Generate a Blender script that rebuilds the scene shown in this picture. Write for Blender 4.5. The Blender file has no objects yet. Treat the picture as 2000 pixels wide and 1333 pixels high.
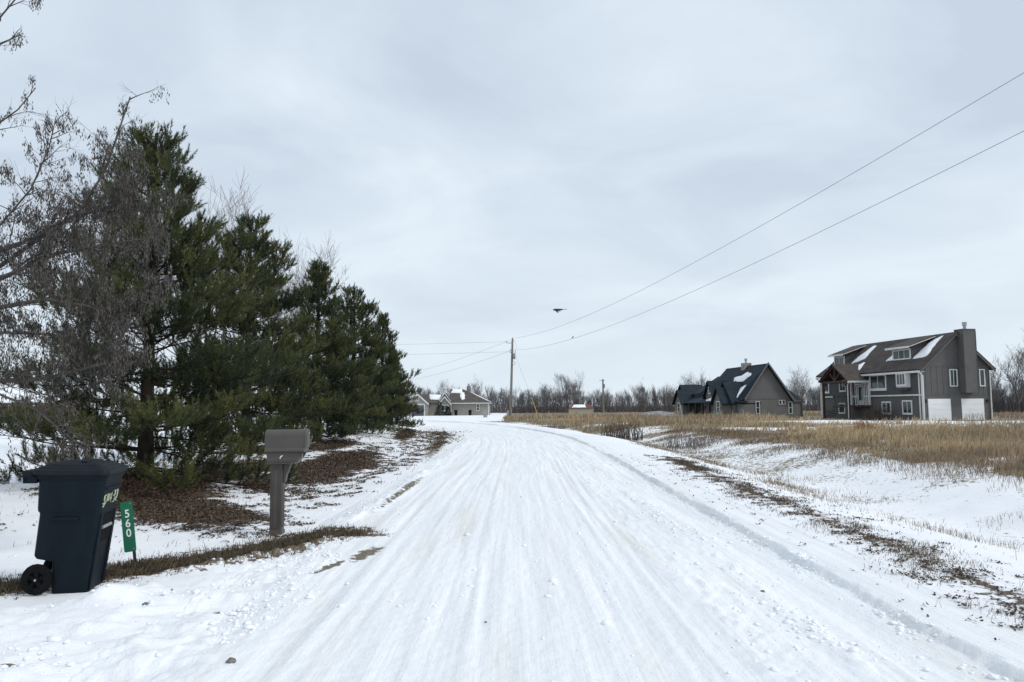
import bpy, math, random
import numpy as np
from mathutils import Vector, Matrix
R = math.radians
rng = np.random.default_rng(7)
random.seed(7)
scene = bpy.context.scene
COL = scene.collection

# ------------------------------------------------------------------ camera
cam_d = bpy.data.cameras.new('camera')
cam_d.sensor_fit = 'HORIZONTAL'; cam_d.sensor_width = 36.0; cam_d.lens = 27.0
cam_d.clip_start = 0.05; cam_d.clip_end = 6000
cam = bpy.data.objects.new('camera', cam_d); COL.objects.link(cam)
cam.matrix_world = (Matrix.Translation((0, 0, 1.6)) @ Matrix.Rotation(R(90) + math.atan(127.5 / 1500), 4, 'X')
                    @ Matrix.Rotation(R(-0.4), 4, 'Z'))
scene.camera = cam

# ------------------------------------------------------------------ sky
SUN_EL, SUN_AZ = R(42), R(112)       # azimuth from +Y towards +X
w = bpy.data.worlds.new('World'); scene.world = w; w.use_nodes = True
nt = w.node_tree; N = nt.nodes; L = nt.links
N.clear()
out = N.new('ShaderNodeOutputWorld')
skyt = N.new('ShaderNodeTexSky'); skyt.sky_type = 'NISHITA'; skyt.sun_disc = False
skyt.sun_elevation = SUN_EL; skyt.sun_rotation = SUN_AZ; skyt.dust_density = 2.0
bg1 = N.new('ShaderNodeBackground'); bg1.inputs[1].default_value = 0.10
L.new(skyt.outputs[0], bg1.inputs[0])
tc = N.new('ShaderNodeTexCoord'); sep = N.new('ShaderNodeSeparateXYZ'); L.new(tc.outputs['Generated'], sep.inputs[0])
zc = N.new('ShaderNodeMath'); zc.operation = 'MAXIMUM'; zc.inputs[1].default_value = 0.0; L.new(sep.outputs[2], zc.inputs[0])
za = N.new('ShaderNodeMath'); za.operation = 'ADD'; za.inputs[1].default_value = 0.30; L.new(zc.outputs[0], za.inputs[0])
dx = N.new('ShaderNodeMath'); dx.operation = 'DIVIDE'; L.new(sep.outputs[0], dx.inputs[0]); L.new(za.outputs[0], dx.inputs[1])
dy = N.new('ShaderNodeMath'); dy.operation = 'DIVIDE'; L.new(sep.outputs[1], dy.inputs[0]); L.new(za.outputs[0], dy.inputs[1])
cb = N.new('ShaderNodeCombineXYZ'); L.new(dx.outputs[0], cb.inputs[0]); L.new(dy.outputs[0], cb.inputs[1])
mp = N.new('ShaderNodeMapping'); mp.inputs['Rotation'].default_value = (0, 0, R(24)); mp.inputs['Scale'].default_value = (1.0, 1.2, 1)
mp.inputs['Location'].default_value = (3.1, 0.7, 0)
L.new(cb.outputs[0], mp.inputs[0])
n1 = N.new('ShaderNodeTexNoise'); n1.inputs['Scale'].default_value = 1.7; n1.inputs['Detail'].default_value = 6; n1.inputs['Roughness'].default_value = 0.52; n1.inputs['Distortion'].default_value = 0.5
L.new(mp.outputs[0], n1.inputs['Vector'])
cr = N.new('ShaderNodeValToRGB')
cr.color_ramp.elements[0].position = 0.36; cr.color_ramp.elements[0].color = (0.565, 0.645, 0.75, 1)
cr.color_ramp.elements[1].position = 0.66; cr.color_ramp.elements[1].color = (0.75, 0.84, 0.915, 1)
e = cr.color_ramp.elements.new(0.5); e.color = (0.645, 0.735, 0.83, 1)
L.new(n1.outputs['Fac'], cr.inputs[0])
hz = N.new('ShaderNodeValToRGB')                       # pale air low over the horizon
hz.color_ramp.elements[0].position = 0.0; hz.color_ramp.elements[0].color = (0.75, 0.75, 0.75, 1)
hz.color_ramp.elements[1].position = 0.30; hz.color_ramp.elements[1].color = (0, 0, 0, 1)
L.new(zc.outputs[0], hz.inputs[0])
mxh = N.new('ShaderNodeMix'); mxh.data_type = 'RGBA'; L.new(hz.outputs[0], mxh.inputs[0]); L.new(cr.outputs[0], mxh.inputs[6])
mxh.inputs[7].default_value = (0.75, 0.845, 0.92, 1)
bg2 = N.new('ShaderNodeBackground'); bg2.inputs[1].default_value = 1.0; L.new(mxh.outputs[2], bg2.inputs[0])
ms = N.new('ShaderNodeMixShader'); ms.inputs[0].default_value = 0.93
L.new(bg1.outputs[0], ms.inputs[1]); L.new(bg2.outputs[0], ms.inputs[2]); L.new(ms.outputs[0], out.inputs[0])

sd = bpy.data.lights.new('sun', 'SUN'); sd.energy = 1.5; sd.angle = R(14); sd.color = (1.0, 0.965, 0.91)
sun = bpy.data.objects.new('sun', sd); COL.objects.link(sun)
sv = Vector((math.sin(SUN_AZ) * math.cos(SUN_EL), math.cos(SUN_AZ) * math.cos(SUN_EL), math.sin(SUN_EL)))
sun.rotation_euler = sv.to_track_quat('Z', 'Y').to_euler(); sun.location = sv * 60

vs = scene.view_settings
vs.view_transform = 'Standard'; vs.look = 'None'; vs.exposure = 0.12; vs.gamma = 1.0; vs.use_curve_mapping = False
scene.cycles.use_denoising = True
scene.cycles.max_bounces = 6; scene.cycles.diffuse_bounces = 3; scene.cycles.glossy_bounces = 3
scene.cycles.transparent_max_bounces = 4; scene.cycles.caustics_reflective = False; scene.cycles.caustics_refractive = False

# ------------------------------------------------------------------ helpers
def tag(o, label=None, cat=None, group=None, kind=None):
    if label: o['label'] = label
    if cat: o['category'] = cat
    if group: o['group'] = group
    if kind: o['kind'] = kind
    return o
def empty(name, loc=(0, 0, 0), rz=0.0):
    o = bpy.data.objects.new(name, None); COL.objects.link(o); o.location = loc; o.rotation_euler = (0, 0, rz)
    o.empty_display_size = 0.2
    return o
def link(name, me, mat=None, parent=None):
    if mat is not None and len(me.materials) == 0: me.materials.append(mat)
    o = bpy.data.objects.new(name, me); COL.objects.link(o)
    if parent is not None: o.parent = parent
    return o
def np_mesh(name, V, F, smooth=False, color=None, uv=None, attrs=None):
    V = np.ascontiguousarray(V, np.float32); F = np.ascontiguousarray(F, np.int32)
    me = bpy.data.meshes.new(name); k = F.shape[1]
    me.vertices.add(len(V)); me.vertices.foreach_set('co', V.ravel())
    me.loops.add(F.size); me.loops.foreach_set('vertex_index', F.ravel())
    me.polygons.add(len(F))
    me.polygons.foreach_set('loop_start', np.arange(0, F.size, k, dtype=np.int32))
    me.polygons.foreach_set('loop_total', np.full(len(F), k, np.int32))
    if smooth: me.polygons.foreach_set('use_smooth', np.ones(len(F), bool))
    me.update(calc_edges=True)
    if color is not None:
        a = me.attributes.new('Col', 'FLOAT_COLOR', 'POINT')
        c = np.ones((len(V), 4), np.float32); c[:, :3] = color
        a.data.foreach_set('color', c.ravel())
    if uv is not None:
        l = me.uv_layers.new(name='UVMap'); l.data.foreach_set('uv', np.ascontiguousarray(uv[F.ravel()], np.float32).ravel())
    for n_, v_ in (attrs or {}).items():
        a = me.attributes.new(n_, 'FLOAT', 'POINT'); a.data.foreach_set('value', np.ascontiguousarray(v_, np.float32))
    return me
class MB:
    def __init__(s): s.v = []; s.f = []
    def add(s, v, f):
        b = len(s.v); s.v += [tuple(p) for p in v]; s.f += [tuple(i + b for i in q) for q in f]; return s
    def box(s, x0, x1, y0, y1, z0, z1, m=None):
        v = [(x, y, z) for z in (z0, z1) for y in (y0, y1) for x in (x0, x1)]
        if m is not None: v = [m @ Vector(p) for p in v]
        return s.add(v, [(0, 2, 3, 1), (4, 5, 7, 6), (0, 1, 5, 4), (2, 6, 7, 3), (0, 4, 6, 2), (1, 3, 7, 5)])
    def prism(s, pts, d):                         # polygon extruded along the vector d
        pts = [Vector(p) for p in pts]; d = Vector(d); n = len(pts)
        return s.add(pts + [p + d for p in pts], [tuple(range(n - 1, -1, -1)), tuple(range(n, 2 * n))] +
                     [(i, (i + 1) % n, n + (i + 1) % n, n + i) for i in range(n)])
    def slab(s, pts, t):                          # thickness t along the polygon's own normal
        p = [Vector(q) for q in pts]; nn = (p[1] - p[0]).cross(p[2] - p[0]).normalized()
        return s.prism(pts, nn * t)
    def bar(s, a, b, w_, h_=None):
        a, b = Vector(a), Vector(b); h_ = h_ or w_
        d = b - a; q = d.to_track_quat('Z', 'Y').to_matrix().to_4x4(); m = Matrix.Translation(a) @ q
        return s.box(-w_ / 2, w_ / 2, -h_ / 2, h_ / 2, 0, d.length, m)
    def tube(s, pts, rad, n=6, cap=True):
        pts = [Vector(p) for p in pts]; rings = []; k = len(pts)
        if not hasattr(rad, '__len__'): rad = [rad] * k
        up = None
        for i, p in enumerate(pts):
            t = (pts[min(i + 1, k - 1)] - pts[max(i - 1, 0)]).normalized()
            if up is None: up = t.orthogonal().normalized()
            up = (up - t * up.dot(t))
            up = up.normalized() if up.length > 1e-6 else t.orthogonal().normalized()
            sd_ = t.cross(up)
            rings.append([p + (up * math.cos(2 * math.pi * j / n) + sd_ * math.sin(2 * math.pi * j / n)) * rad[i] for j in range(n)])
        f = [(i * n + j, i * n + (j + 1) % n, (i + 1) * n + (j + 1) % n, (i + 1) * n + j) for i in range(k - 1) for j in range(n)]
        if cap: f += [tuple(range(n - 1, -1, -1)), tuple((k - 1) * n + j for j in range(n))]
        return s.add([p for r_ in rings for p in r_], f)
    def loft(s, rings, cap=True):
        n = len(rings[0]); k = len(rings)
        f = [(i * n + j, i * n + (j + 1) % n, (i + 1) * n + (j + 1) % n, (i + 1) * n + j) for i in range(k - 1) for j in range(n)]
        if cap: f += [tuple(range(n - 1, -1, -1)), tuple((k - 1) * n + j for j in range(n))]
        return s.add([p for r_ in rings for p in r_], f)
    def mesh(s, name, smooth=False):
        me = bpy.data.meshes.new(name); me.from_pydata(s.v, [], s.f); me.update()
        if smooth: me.polygons.foreach_set('use_smooth', np.ones(len(s.f), bool))
        return me
    def build(s, name, mat, parent=None, smooth=False, bevel=0, seg=2):
        o = link(name, s.mesh(name, smooth), mat, parent)
        if bevel:
            b = o.modifiers.new('bevel', 'BEVEL'); b.width = bevel; b.segments = seg; b.limit_method = 'ANGLE'; b.angle_limit = R(35)
        return o
def box_part(name, mat, parent, *a, bevel=0): return MB().box(*a).build(name, mat, parent, bevel=bevel)
def copy_tree(o, parent=None):
    c = o.copy(); COL.objects.link(c); c.parent = parent
    for ch in o.children: copy_tree(ch, c)
    return c

# value noise in numpy
def _h(ix, iy, seed):
    with np.errstate(over='ignore'):
        n = (ix.astype(np.int64) * 374761393 + iy.astype(np.int64) * 668265263 + seed * 1442695041) & 0xFFFFFFFF
        n = ((n ^ (n >> 13)) * 1274126177) & 0xFFFFFFFF
        n = n ^ (n >> 16)
    return (n & 0xFFFF) / 65535.0
def noise(x, y, seed=0):
    x = np.asarray(x, float); y = np.asarray(y, float) + x * 0
    ix = np.floor(x); iy = np.floor(y); fx = x - ix; fy = y - iy
    fx = fx * fx * (3 - 2 * fx); fy = fy * fy * (3 - 2 * fy)
    a = _h(ix, iy, seed); b = _h(ix + 1, iy, seed); c = _h(ix, iy + 1, seed); d = _h(ix + 1, iy + 1, seed)
    return (a * (1 - fx) + b * fx) * (1 - fy) + (c * (1 - fx) + d * fx) * fy - 0.5
def fbm(x, y, seed=0, o=4):
    s = 0; a = 1.0
    for i in range(o):
        s = s + a * noise(x * 2 ** i + 17.3 * i, y * 2 ** i - 9.1 * i, seed + i); a *= 0.5
    return s
def ss(x, a, b):
    t = np.clip((x - a) / (b - a), 0, 1); return t * t * (3 - 2 * t)

# ------------------------------------------------------------------ materials
def new_mat(name):
    m = bpy.data.materials.new(name); m.use_nodes = True
    nt = m.node_tree; b = nt.nodes['Principled BSDF']
    return m, nt, b
def pmat(name, c1, c2=None, scale=6.0, rough=0.7, bump=0.0, bscale=40.0, metal=0.0, spec=0.4, stretch=(1, 1, 1), detail=4, coat=0):
    m, nt, b = new_mat(name); n, l = nt.nodes, nt.links
    b.inputs['Roughness'].default_value = rough; b.inputs['Metallic'].default_value = metal
    b.inputs['Specular IOR Level'].default_value = spec
    tc = n.new('ShaderNodeTexCoord'); mp = n.new('ShaderNodeMapping'); mp.inputs['Scale'].default_value = stretch
    l.new(tc.outputs['Object'], mp.inputs[0])
    if c2:
        t = n.new('ShaderNodeTexNoise'); t.inputs['Scale'].default_value = scale; t.inputs['Detail'].default_value = detail
        l.new(mp.outputs[0], t.inputs['Vector'])
        r = n.new('ShaderNodeValToRGB'); r.color_ramp.elements[0].position = 0.32; r.color_ramp.elements[1].position = 0.68
        r.color_ramp.elements[0].color = (*c1, 1); r.color_ramp.elements[1].color = (*c2, 1)
        l.new(t.outputs['Fac'], r.inputs[0]); l.new(r.outputs[0], b.inputs['Base Color'])
    else: b.inputs['Base Color'].default_value = (*c1, 1)
    if bump:
        t2 = n.new('ShaderNodeTexNoise'); t2.inputs['Scale'].default_value = bscale; t2.inputs['Detail'].default_value = 5
        l.new(mp.outputs[0], t2.inputs['Vector'])
        bp = n.new('ShaderNodeBump'); bp.inputs['Strength'].default_value = bump; bp.inputs['Distance'].default_value = 0.02
        l.new(t2.outputs['Fac'], bp.inputs['Height']); l.new(bp.outputs[0], b.inputs['Normal'])
    return m
def colmat(name, rough=0.7, spec=0.25, trans=0.0):
    m, nt, b = new_mat(name); n, l = nt.nodes, nt.links
    a = n.new('ShaderNodeAttribute'); a.attribute_name = 'Col'
    l.new(a.outputs['Color'], b.inputs['Base Color']); b.inputs['Roughness'].default_value = rough
    b.inputs['Specular IOR Level'].default_value = spec
    if trans:
        t = n.new('ShaderNodeBsdfTranslucent'); l.new(a.outputs['Color'], t.inputs[0])
        mx = n.new('ShaderNodeMixShader'); mx.inputs[0].default_value = trans
        l.new(b.outputs[0], mx.inputs[1]); l.new(t.outputs[0], mx.inputs[2]); l.new(mx.outputs[0], n['Material Output'].inputs[0])
    return m
def groove_mat(name, c1, c2, axis, period, rough=0.75, depth=0.35):
    """Siding: boards with narrow grooves across one object axis."""
    m = pmat(name, c1, c2, 1.3, rough); nt = m.node_tree; n, l = nt.nodes, nt.links; b = n['Principled BSDF']
    tc = n.new('ShaderNodeTexCoord'); sp = n.new('ShaderNodeSeparateXYZ'); l.new(tc.outputs['Object'], sp.inputs[0])
    mo = n.new('ShaderNodeMath'); mo.operation = 'MULTIPLY'; mo.inputs[1].default_value = 1 / period
    l.new(sp.outputs[axis], mo.inputs[0])
    fr = n.new('ShaderNodeMath'); fr.operation = 'FRACT'; l.new(mo.outputs[0], fr.inputs[0])
    st = n.new('ShaderNodeMath'); st.operation = 'GREATER_THAN'; st.inputs[1].default_value = 0.12; l.new(fr.outputs[0], st.inputs[0])
    bp = n.new('ShaderNodeBump'); bp.inputs['Strength'].default_value = depth; bp.inputs['Distance'].default_value = 0.02
    l.new(st.outputs[0], bp.inputs['Height']); l.new(bp.outputs[0], b.inputs['Normal'])
    return m
def snow_nodes(name, road=False):
    m, nt, b = new_mat(name); n, l = nt.nodes, nt.links
    geo = n.new('ShaderNodeNewGeometry')
    pos = geo.outputs['Position']
    if road:
        uvn = n.new('ShaderNodeUVMap'); uvn.uv_map = 'UVMap'
    def nz(scale, detail=4, src=pos, stretch=None, rough=0.55):
        if stretch:
            mpn = n.new('ShaderNodeMapping'); mpn.inputs['Scale'].default_value = stretch; l.new(src, mpn.inputs[0]); src = mpn.outputs[0]
        t = n.new('ShaderNodeTexNoise'); t.inputs['Scale'].default_value = scale; t.inputs['Detail'].default_value = detail
        t.inputs['Roughness'].default_value = rough; l.new(src, t.inputs['Vector']); return t.outputs['Fac']
    def ramp(fac, p0, p1, c0, c1):
        r = n.new('ShaderNodeValToRGB'); r.color_ramp.elements[0].position = p0; r.color_ramp.elements[1].position = p1
        r.color_ramp.elements[0].color = (*c0, 1); r.color_ramp.elements[1].color = (*c1, 1); l.new(fac, r.inputs[0]); return r.outputs[0]
    def mixc(f, a, c):
        x = n.new('ShaderNodeMix'); x.data_type = 'RGBA'; l.new(f, x.inputs[0]); l.new(a, x.inputs[6]); l.new(c, x.inputs[7]); return x.outputs[2]
    def mask(attr, amount, nzf, lo=0.44, hi=0.54):
        a = n.new('ShaderNodeAttribute'); a.attribute_name = attr
        x = n.new('ShaderNodeMath'); x.operation = 'MULTIPLY_ADD'; l.new(nzf, x.inputs[0]); x.inputs[1].default_value = amount
        y = n.new('ShaderNodeMath'); y.operation = 'SUBTRACT'; l.new(a.outputs['Fac'], y.inputs[0]); y.inputs[1].default_value = amount * 0.5
        l.new(y.outputs[0], x.inputs[2])
        r = n.new('ShaderNodeMapRange'); r.interpolation_type = 'SMOOTHSTEP'; r.inputs[1].default_value = lo; r.inputs[2].default_value = hi
        l.new(x.outputs[0], r.inputs[0]); return r.outputs[0]
    if road:
        c = ramp(nz(1.0, 5, uvn.outputs[0], (7, 0.22, 1)), 0.35, 0.65, (0.76, 0.785, 0.82), (0.90, 0.91, 0.925))
        tint = ramp(nz(1.0, 4, uvn.outputs[0], (2.2, 0.16, 1)), 0.55, 0.72, (0, 0, 0), (0.6, 0.6, 0.6))
        warm = n.new('ShaderNodeRGB'); warm.outputs[0].default_value = (0.70, 0.665, 0.585, 1)
        c = mixc(tint, c, warm.outputs[0])
        grit = ramp(nz(38, 3), 0.68, 0.78, (0, 0, 0), (0.5, 0.5, 0.5))
        gc = n.new('ShaderNodeRGB'); gc.outputs[0].default_value = (0.42, 0.41, 0.40, 1)
        c = mixc(grit, c, gc.outputs[0])
    else:
        c = ramp(nz(0.9, 6), 0.3, 0.7, (0.81, 0.825, 0.86), (0.90, 0.91, 0.93))
        fl = ramp(nz(16, 5), 0.69, 0.75, (0, 0, 0), (0.55, 0.55, 0.55))
        gc = n.new('ShaderNodeRGB'); gc.outputs[0].default_value = (0.35, 0.31, 0.26, 1)
        c = mixc(fl, c, gc.outputs[0])
    nf0 = nz(7.5, 8, rough=0.74); nfr = n.new('ShaderNodeMapRange'); nfr.inputs[1].default_value = 0.27; nfr.inputs[2].default_value = 0.73; l.new(nf0, nfr.inputs[0]); nf = nfr.outputs[0]
    strawc = ramp(nz(3.1, 6, rough=0.7), 0.3, 0.7, (0.11, 0.085, 0.055), (0.27, 0.21, 0.12))
    c = mixc(mask('straw', 0.85, nf), c, strawc)
    litc = ramp(nz(24, 6, rough=0.75), 0.32, 0.66, (0.028, 0.021, 0.017), (0.115, 0.076, 0.048))
    c = mixc(mask('litter', 0.80, nf), c, litc)
    dirtc = ramp(nz(18, 6, rough=0.75), 0.3, 0.7, (0.085, 0.07, 0.052), (0.25, 0.205, 0.145))
    c = mixc(mask('dirt', 1.0, nf), c, dirtc)
    l.new(c, b.inputs['Base Color'])
    b.inputs['Roughness'].default_value = 0.62; b.inputs['Specular IOR Level'].default_value = 0.25
    h1 = nz(11, 7, rough=0.72); h2 = nz(55, 3)
    ad = n.new('ShaderNodeMath'); ad.operation = 'MULTIPLY_ADD'; l.new(h2, ad.inputs[0]); ad.inputs[1].default_value = 0.6; l.new(h1, ad.inputs[2])
    hh = ad.outputs[0]
    if road:
        a2 = n.new('ShaderNodeMath'); a2.operation = 'MULTIPLY_ADD'; l.new(nz(1.0, 5, uvn.outputs[0], (26, 0.7, 1)), a2.inputs[0]); a2.inputs[1].default_value = 0.8; l.new(hh, a2.inputs[2]); hh = a2.outputs[0]
    bp = n.new('ShaderNodeBump'); bp.inputs['Strength'].default_value = 0.55; bp.inputs['Distance'].default_value = 0.022
    l.new(hh, bp.inputs['Height']); l.new(bp.outputs[0], b.inputs['Normal'])
    return m

M = {}
M['ground'] = snow_nodes('snowy_ground'); M['road'] = snow_nodes('packed_snow_road', True)
M['snow'] = pmat('roof_snow', (0.85, 0.87, 0.90), (0.90, 0.91, 0.93), 2, 0.6, 0.3, 6)
M['needles'] = colmat('pine_needles', 0.6, 0.3, 0.12)
M['bark'] = pmat('pine_bark', (0.018, 0.014, 0.012), (0.050, 0.040, 0.033), 9, 0.9, 0.9, 22, spec=0.15, stretch=(1, 1, 0.35))
M['twig'] = pmat('bare_twig', (0.055, 0.05, 0.048), (0.12, 0.105, 0.098), 5, 0.85, spec=0.15)
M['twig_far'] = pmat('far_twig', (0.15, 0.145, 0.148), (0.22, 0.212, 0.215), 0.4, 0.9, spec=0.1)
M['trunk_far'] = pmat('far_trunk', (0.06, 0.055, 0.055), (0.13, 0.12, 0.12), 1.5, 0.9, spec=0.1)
M['seeds'] = colmat('dry_seed', 0.75, 0.2, 0.15)
M['grass'] = colmat('dry_blade', 0.75, 0.2, 0.2)
M['leaf'] = colmat('dead_leaf', 0.75, 0.25, 0.05)

# ------------------------------------------------------------------ road line and land form
CP = np.array([(0.4, -30), (0.4, -12), (0.4, 0), (0.4, 14), (0.55, 27), (0.25, 40), (-1.6, 54), (-4.6, 68), (-9.2, 82), (-16.5, 96), (-29, 109), (-50, 121), (-85, 132), (-140, 142)], float)
def catmull(P, k=24):
    o = []
    for i in range(1, len(P) - 2):
        p0, p1, p2, p3 = P[i - 1:i + 3]
        for t in np.linspace(0, 1, k, endpoint=False):
            o.append(0.5 * (2 * p1 + (p2 - p0) * t + (2 * p0 - 5 * p1 + 4 * p2 - p3) * t * t + (3 * p1 - p0 - 3 * p2 + p3) * t ** 3))
    o.append(P[-2]); return np.array(o)
CL = catmull(CP)
_t = np.gradient(CL, axis=0); _t /= np.linalg.norm(_t, axis=1)[:, None]
def cxl(y): return np.interp(y, CL[:, 1], CL[:, 0])
def cal(y): return np.interp(y, CL[:, 1], _t[:, 1])
def uu(x, y): return (x - cxl(y)) * cal(y)
STRIP = np.array([(-6.6, 6.75), (-5.2, 6.95), (-4.3, 7.35), (-2.95, 8.9), (-2.15, 10.1)])
def seg_dist(x, y, P):
    d = np.full(np.shape(x), 1e9)
    for (ax, ay), (bx, by) in zip(P[:-1], P[1:]):
        t = np.clip(((x - ax) * (bx - ax) + (y - ay) * (by - ay)) / ((bx - ax) ** 2 + (by - ay) ** 2), 0, 1)
        d = np.minimum(d, np.hypot(x - ax - t * (bx - ax), y - ay - t * (by - ay)))
    return d
def strip_line(x): return np.interp(x, STRIP[:, 0], STRIP[:, 1])
def surf(x, y):
    x = np.asarray(x, float); y = np.asarray(y, float)
    u = uu(x, y)
    z = -0.50 * np.exp(-((u - 7.2) / 1.75) ** 2) * (1 - ss(y, 45, 75))
    z = z + 0.12 * ss(u, 9, 13) * (1 - ss(y, 120, 150))
    z = z + 0.26 * np.exp(-((x + 8.4) / 2.0) ** 2) * ss(y, 10, 15) * (1 - ss(y, 60, 80))
    z = z - 0.10 * np.exp(-((u + 4.5) / 0.9) ** 2) * ss(y, 11.5, 15) * (1 - ss(y, 60, 80))
    z = z - 0.16 * ss(y, 70, 150)
    outside = ss(np.abs(u), 2.2, 4.5)
    z = z + 0.09 * outside * fbm(x * 0.23, y * 0.23, 3, 3)
    z = z + 0.028 * ss(np.abs(u), 2.4, 3.0) * fbm(x * 1.9, y * 1.9, 11, 4) * (1 - 0.6 * ss(u, 2.0, 3.2) * (1 - ss(u, 3.6, 4.2)))
    # undisturbed snow with a crumbly cut edge on the right of the road
    uj = u + 0.06 * noise(y * 1.6, 0 * y, 21) + 0.06 * noise(y * 9, u * 7, 22) + 0.05 * noise(y * 24, u * 20, 23) + 0.35 * ss(y, 60, 110)
    z = z + 0.085 * np.clip(.85 + .7 * noise(y * .3, 0 * y, 24) + .45 * noise(y * 1.3, 0 * y, 25), .45, 1.15) * ss(uj, 2.45, 2.54) * (1 - ss(u, 3.4, 6.0))
    # packed, rutted lane
    lane = 1 - ss(np.abs(u + 0.1), 2.35, 2.75)
    rut = 0.012 * noise(u * 2.1, y * 0.12, 31) + 0.006 * noise(u * 6.5 + .3 * y, y * 0.3, 32) + 0.009 * noise(u * 17, y * 0.45, 33) \
        + 0.010 * noise(u * 30, y * 16, 34) + 0.005 * noise(u * 9, y * 4, 35)
    for u0, wd, dp in ((-0.78, 0.035, 0.016), (-0.60, 0.03, 0.010), (0.55, 0.03, 0.010), (0.72, 0.05, 0.020), (0.82, 0.03, 0.014), (0.93, 0.03, 0.014), (1.35, 0.04, 0.012), (-1.5, 0.05, 0.014), (-1.92, 0.06, 0.016)):
        uc = u - u0 - 0.10 * noise(y * 0.07 + u0 * 5, 0 * y, 36)
        dp = dp * .6 * (0.75 + 1.2 * noise(y * .25 + u0 * 9, 0 * y, 37)); rut = rut - dp * np.exp(-(uc / wd) ** 2) + 0.5 * dp * np.exp(-((uc - 2.4 * wd) / wd) ** 2)
    z = z + lane * rut
    cl = np.clip(noise(u * 8, y * 5, 41) + 0.6 * noise(u * 20, y * 16, 42) + 0.05, 0, 1)
    z = z + 0.10 * cl * np.exp(-((u - 1.72) / 0.13) ** 2) * (0.6 + noise(y * 0.5, 0 * y, 43))     # lumpy windrow
    z = z + 0.05 * cl * np.exp(-((u - 1.25) / 0.2) ** 2)
    z = z - 0.018 * np.exp(-((u - 2.2) / 0.22) ** 4)                                                # smooth trough
    z = z + 0.075 * (0.35 + cl) * np.exp(-((u + 2.65 + 0.25 * noise(y * 0.4, 0 * y, 44)) / 0.2) ** 2) * ss(y, 8, 11) * (1 - ss(y, 40, 60))
    # driveway mouth: churned snow
    dw = ss(-x, 1.5, 2.6) * (1 - ss(y - strip_line(x), -0.75, -0.3)) * ss(y, -2, 2) * (1 - ss(-x, 14, 18))
    rid = 0.5 - np.abs(fbm(x * 1.0 + 0.5 * y, y * 2.0 - 0.6 * x, 51, 4))
    z = z + dw * (0.10 * (rid - 0.35) + 0.09 * np.clip(fbm(x * 3, y * 4, 52, 4), 0, 1) + 0.05 * np.clip(fbm(x * 9, y * 11, 55, 3) - .1, 0, 1) + 0.02 * fbm(x * 18, y * 20, 56, 2))
    z = z + (0.10 + 0.14 * fbm(x * 5, y * 5, 53, 4)) * np.exp(-((x + 3.30) / 0.34) ** 2 - ((y - 6.52) / 0.17) ** 2)
    sdist = seg_dist(x, y, STRIP)
    z = z + (0.05 + 0.05 * fbm(x * 5, y * 5, 54, 3)) * np.exp(-((y - strip_line(x) + 0.5) / 0.14) ** 2) * ss(-x, 1.6, 2.6) * (1 - ss(-x, 3.0, 3.6))
    z = z - 0.03 * np.exp(-(sdist / 0.35) ** 2)
    # level ground under the placed things
    for px, py, r0 in ((-3.97, 7.06, 0.45), (-3.02, 9.97, 0.25), (-3.89, 7.99, 0.15)):
        wgt = 1 - ss(np.hypot(x - px, y - py), r0, r0 * 1.8); z = z * (1 - wgt)
    for px, py, r0 in ((43, 80, 13), (32, 108, 16), (-10, 158, 14)):
        wgt = 1 - ss(np.hypot(x - px, y - py), r0, r0 * 1.3); z = z * (1 - wgt) + wgt * (-0.03 if py < 150 else -0.16)
    return z
def ell(x, y, cx_, cy_, rx, ry, ang=0.0, soft=1.0):
    c, s = math.cos(ang), math.sin(ang); dx_, dy_ = x - cx_, y - cy_
    q = np.sqrt(((dx_ * c + dy_ * s) / rx) ** 2 + ((-dx_ * s + dy_ * c) / ry) ** 2)
    return np.clip(0.5 + (1 - q) * 0.7 / soft, 0, 0.95)
def grass_edge(y): return np.interp(y, [0, 38, 52, 70, 100, 130], [10.3, 10.3, 6.6, 6.0, 7.5, 13.0])
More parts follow.
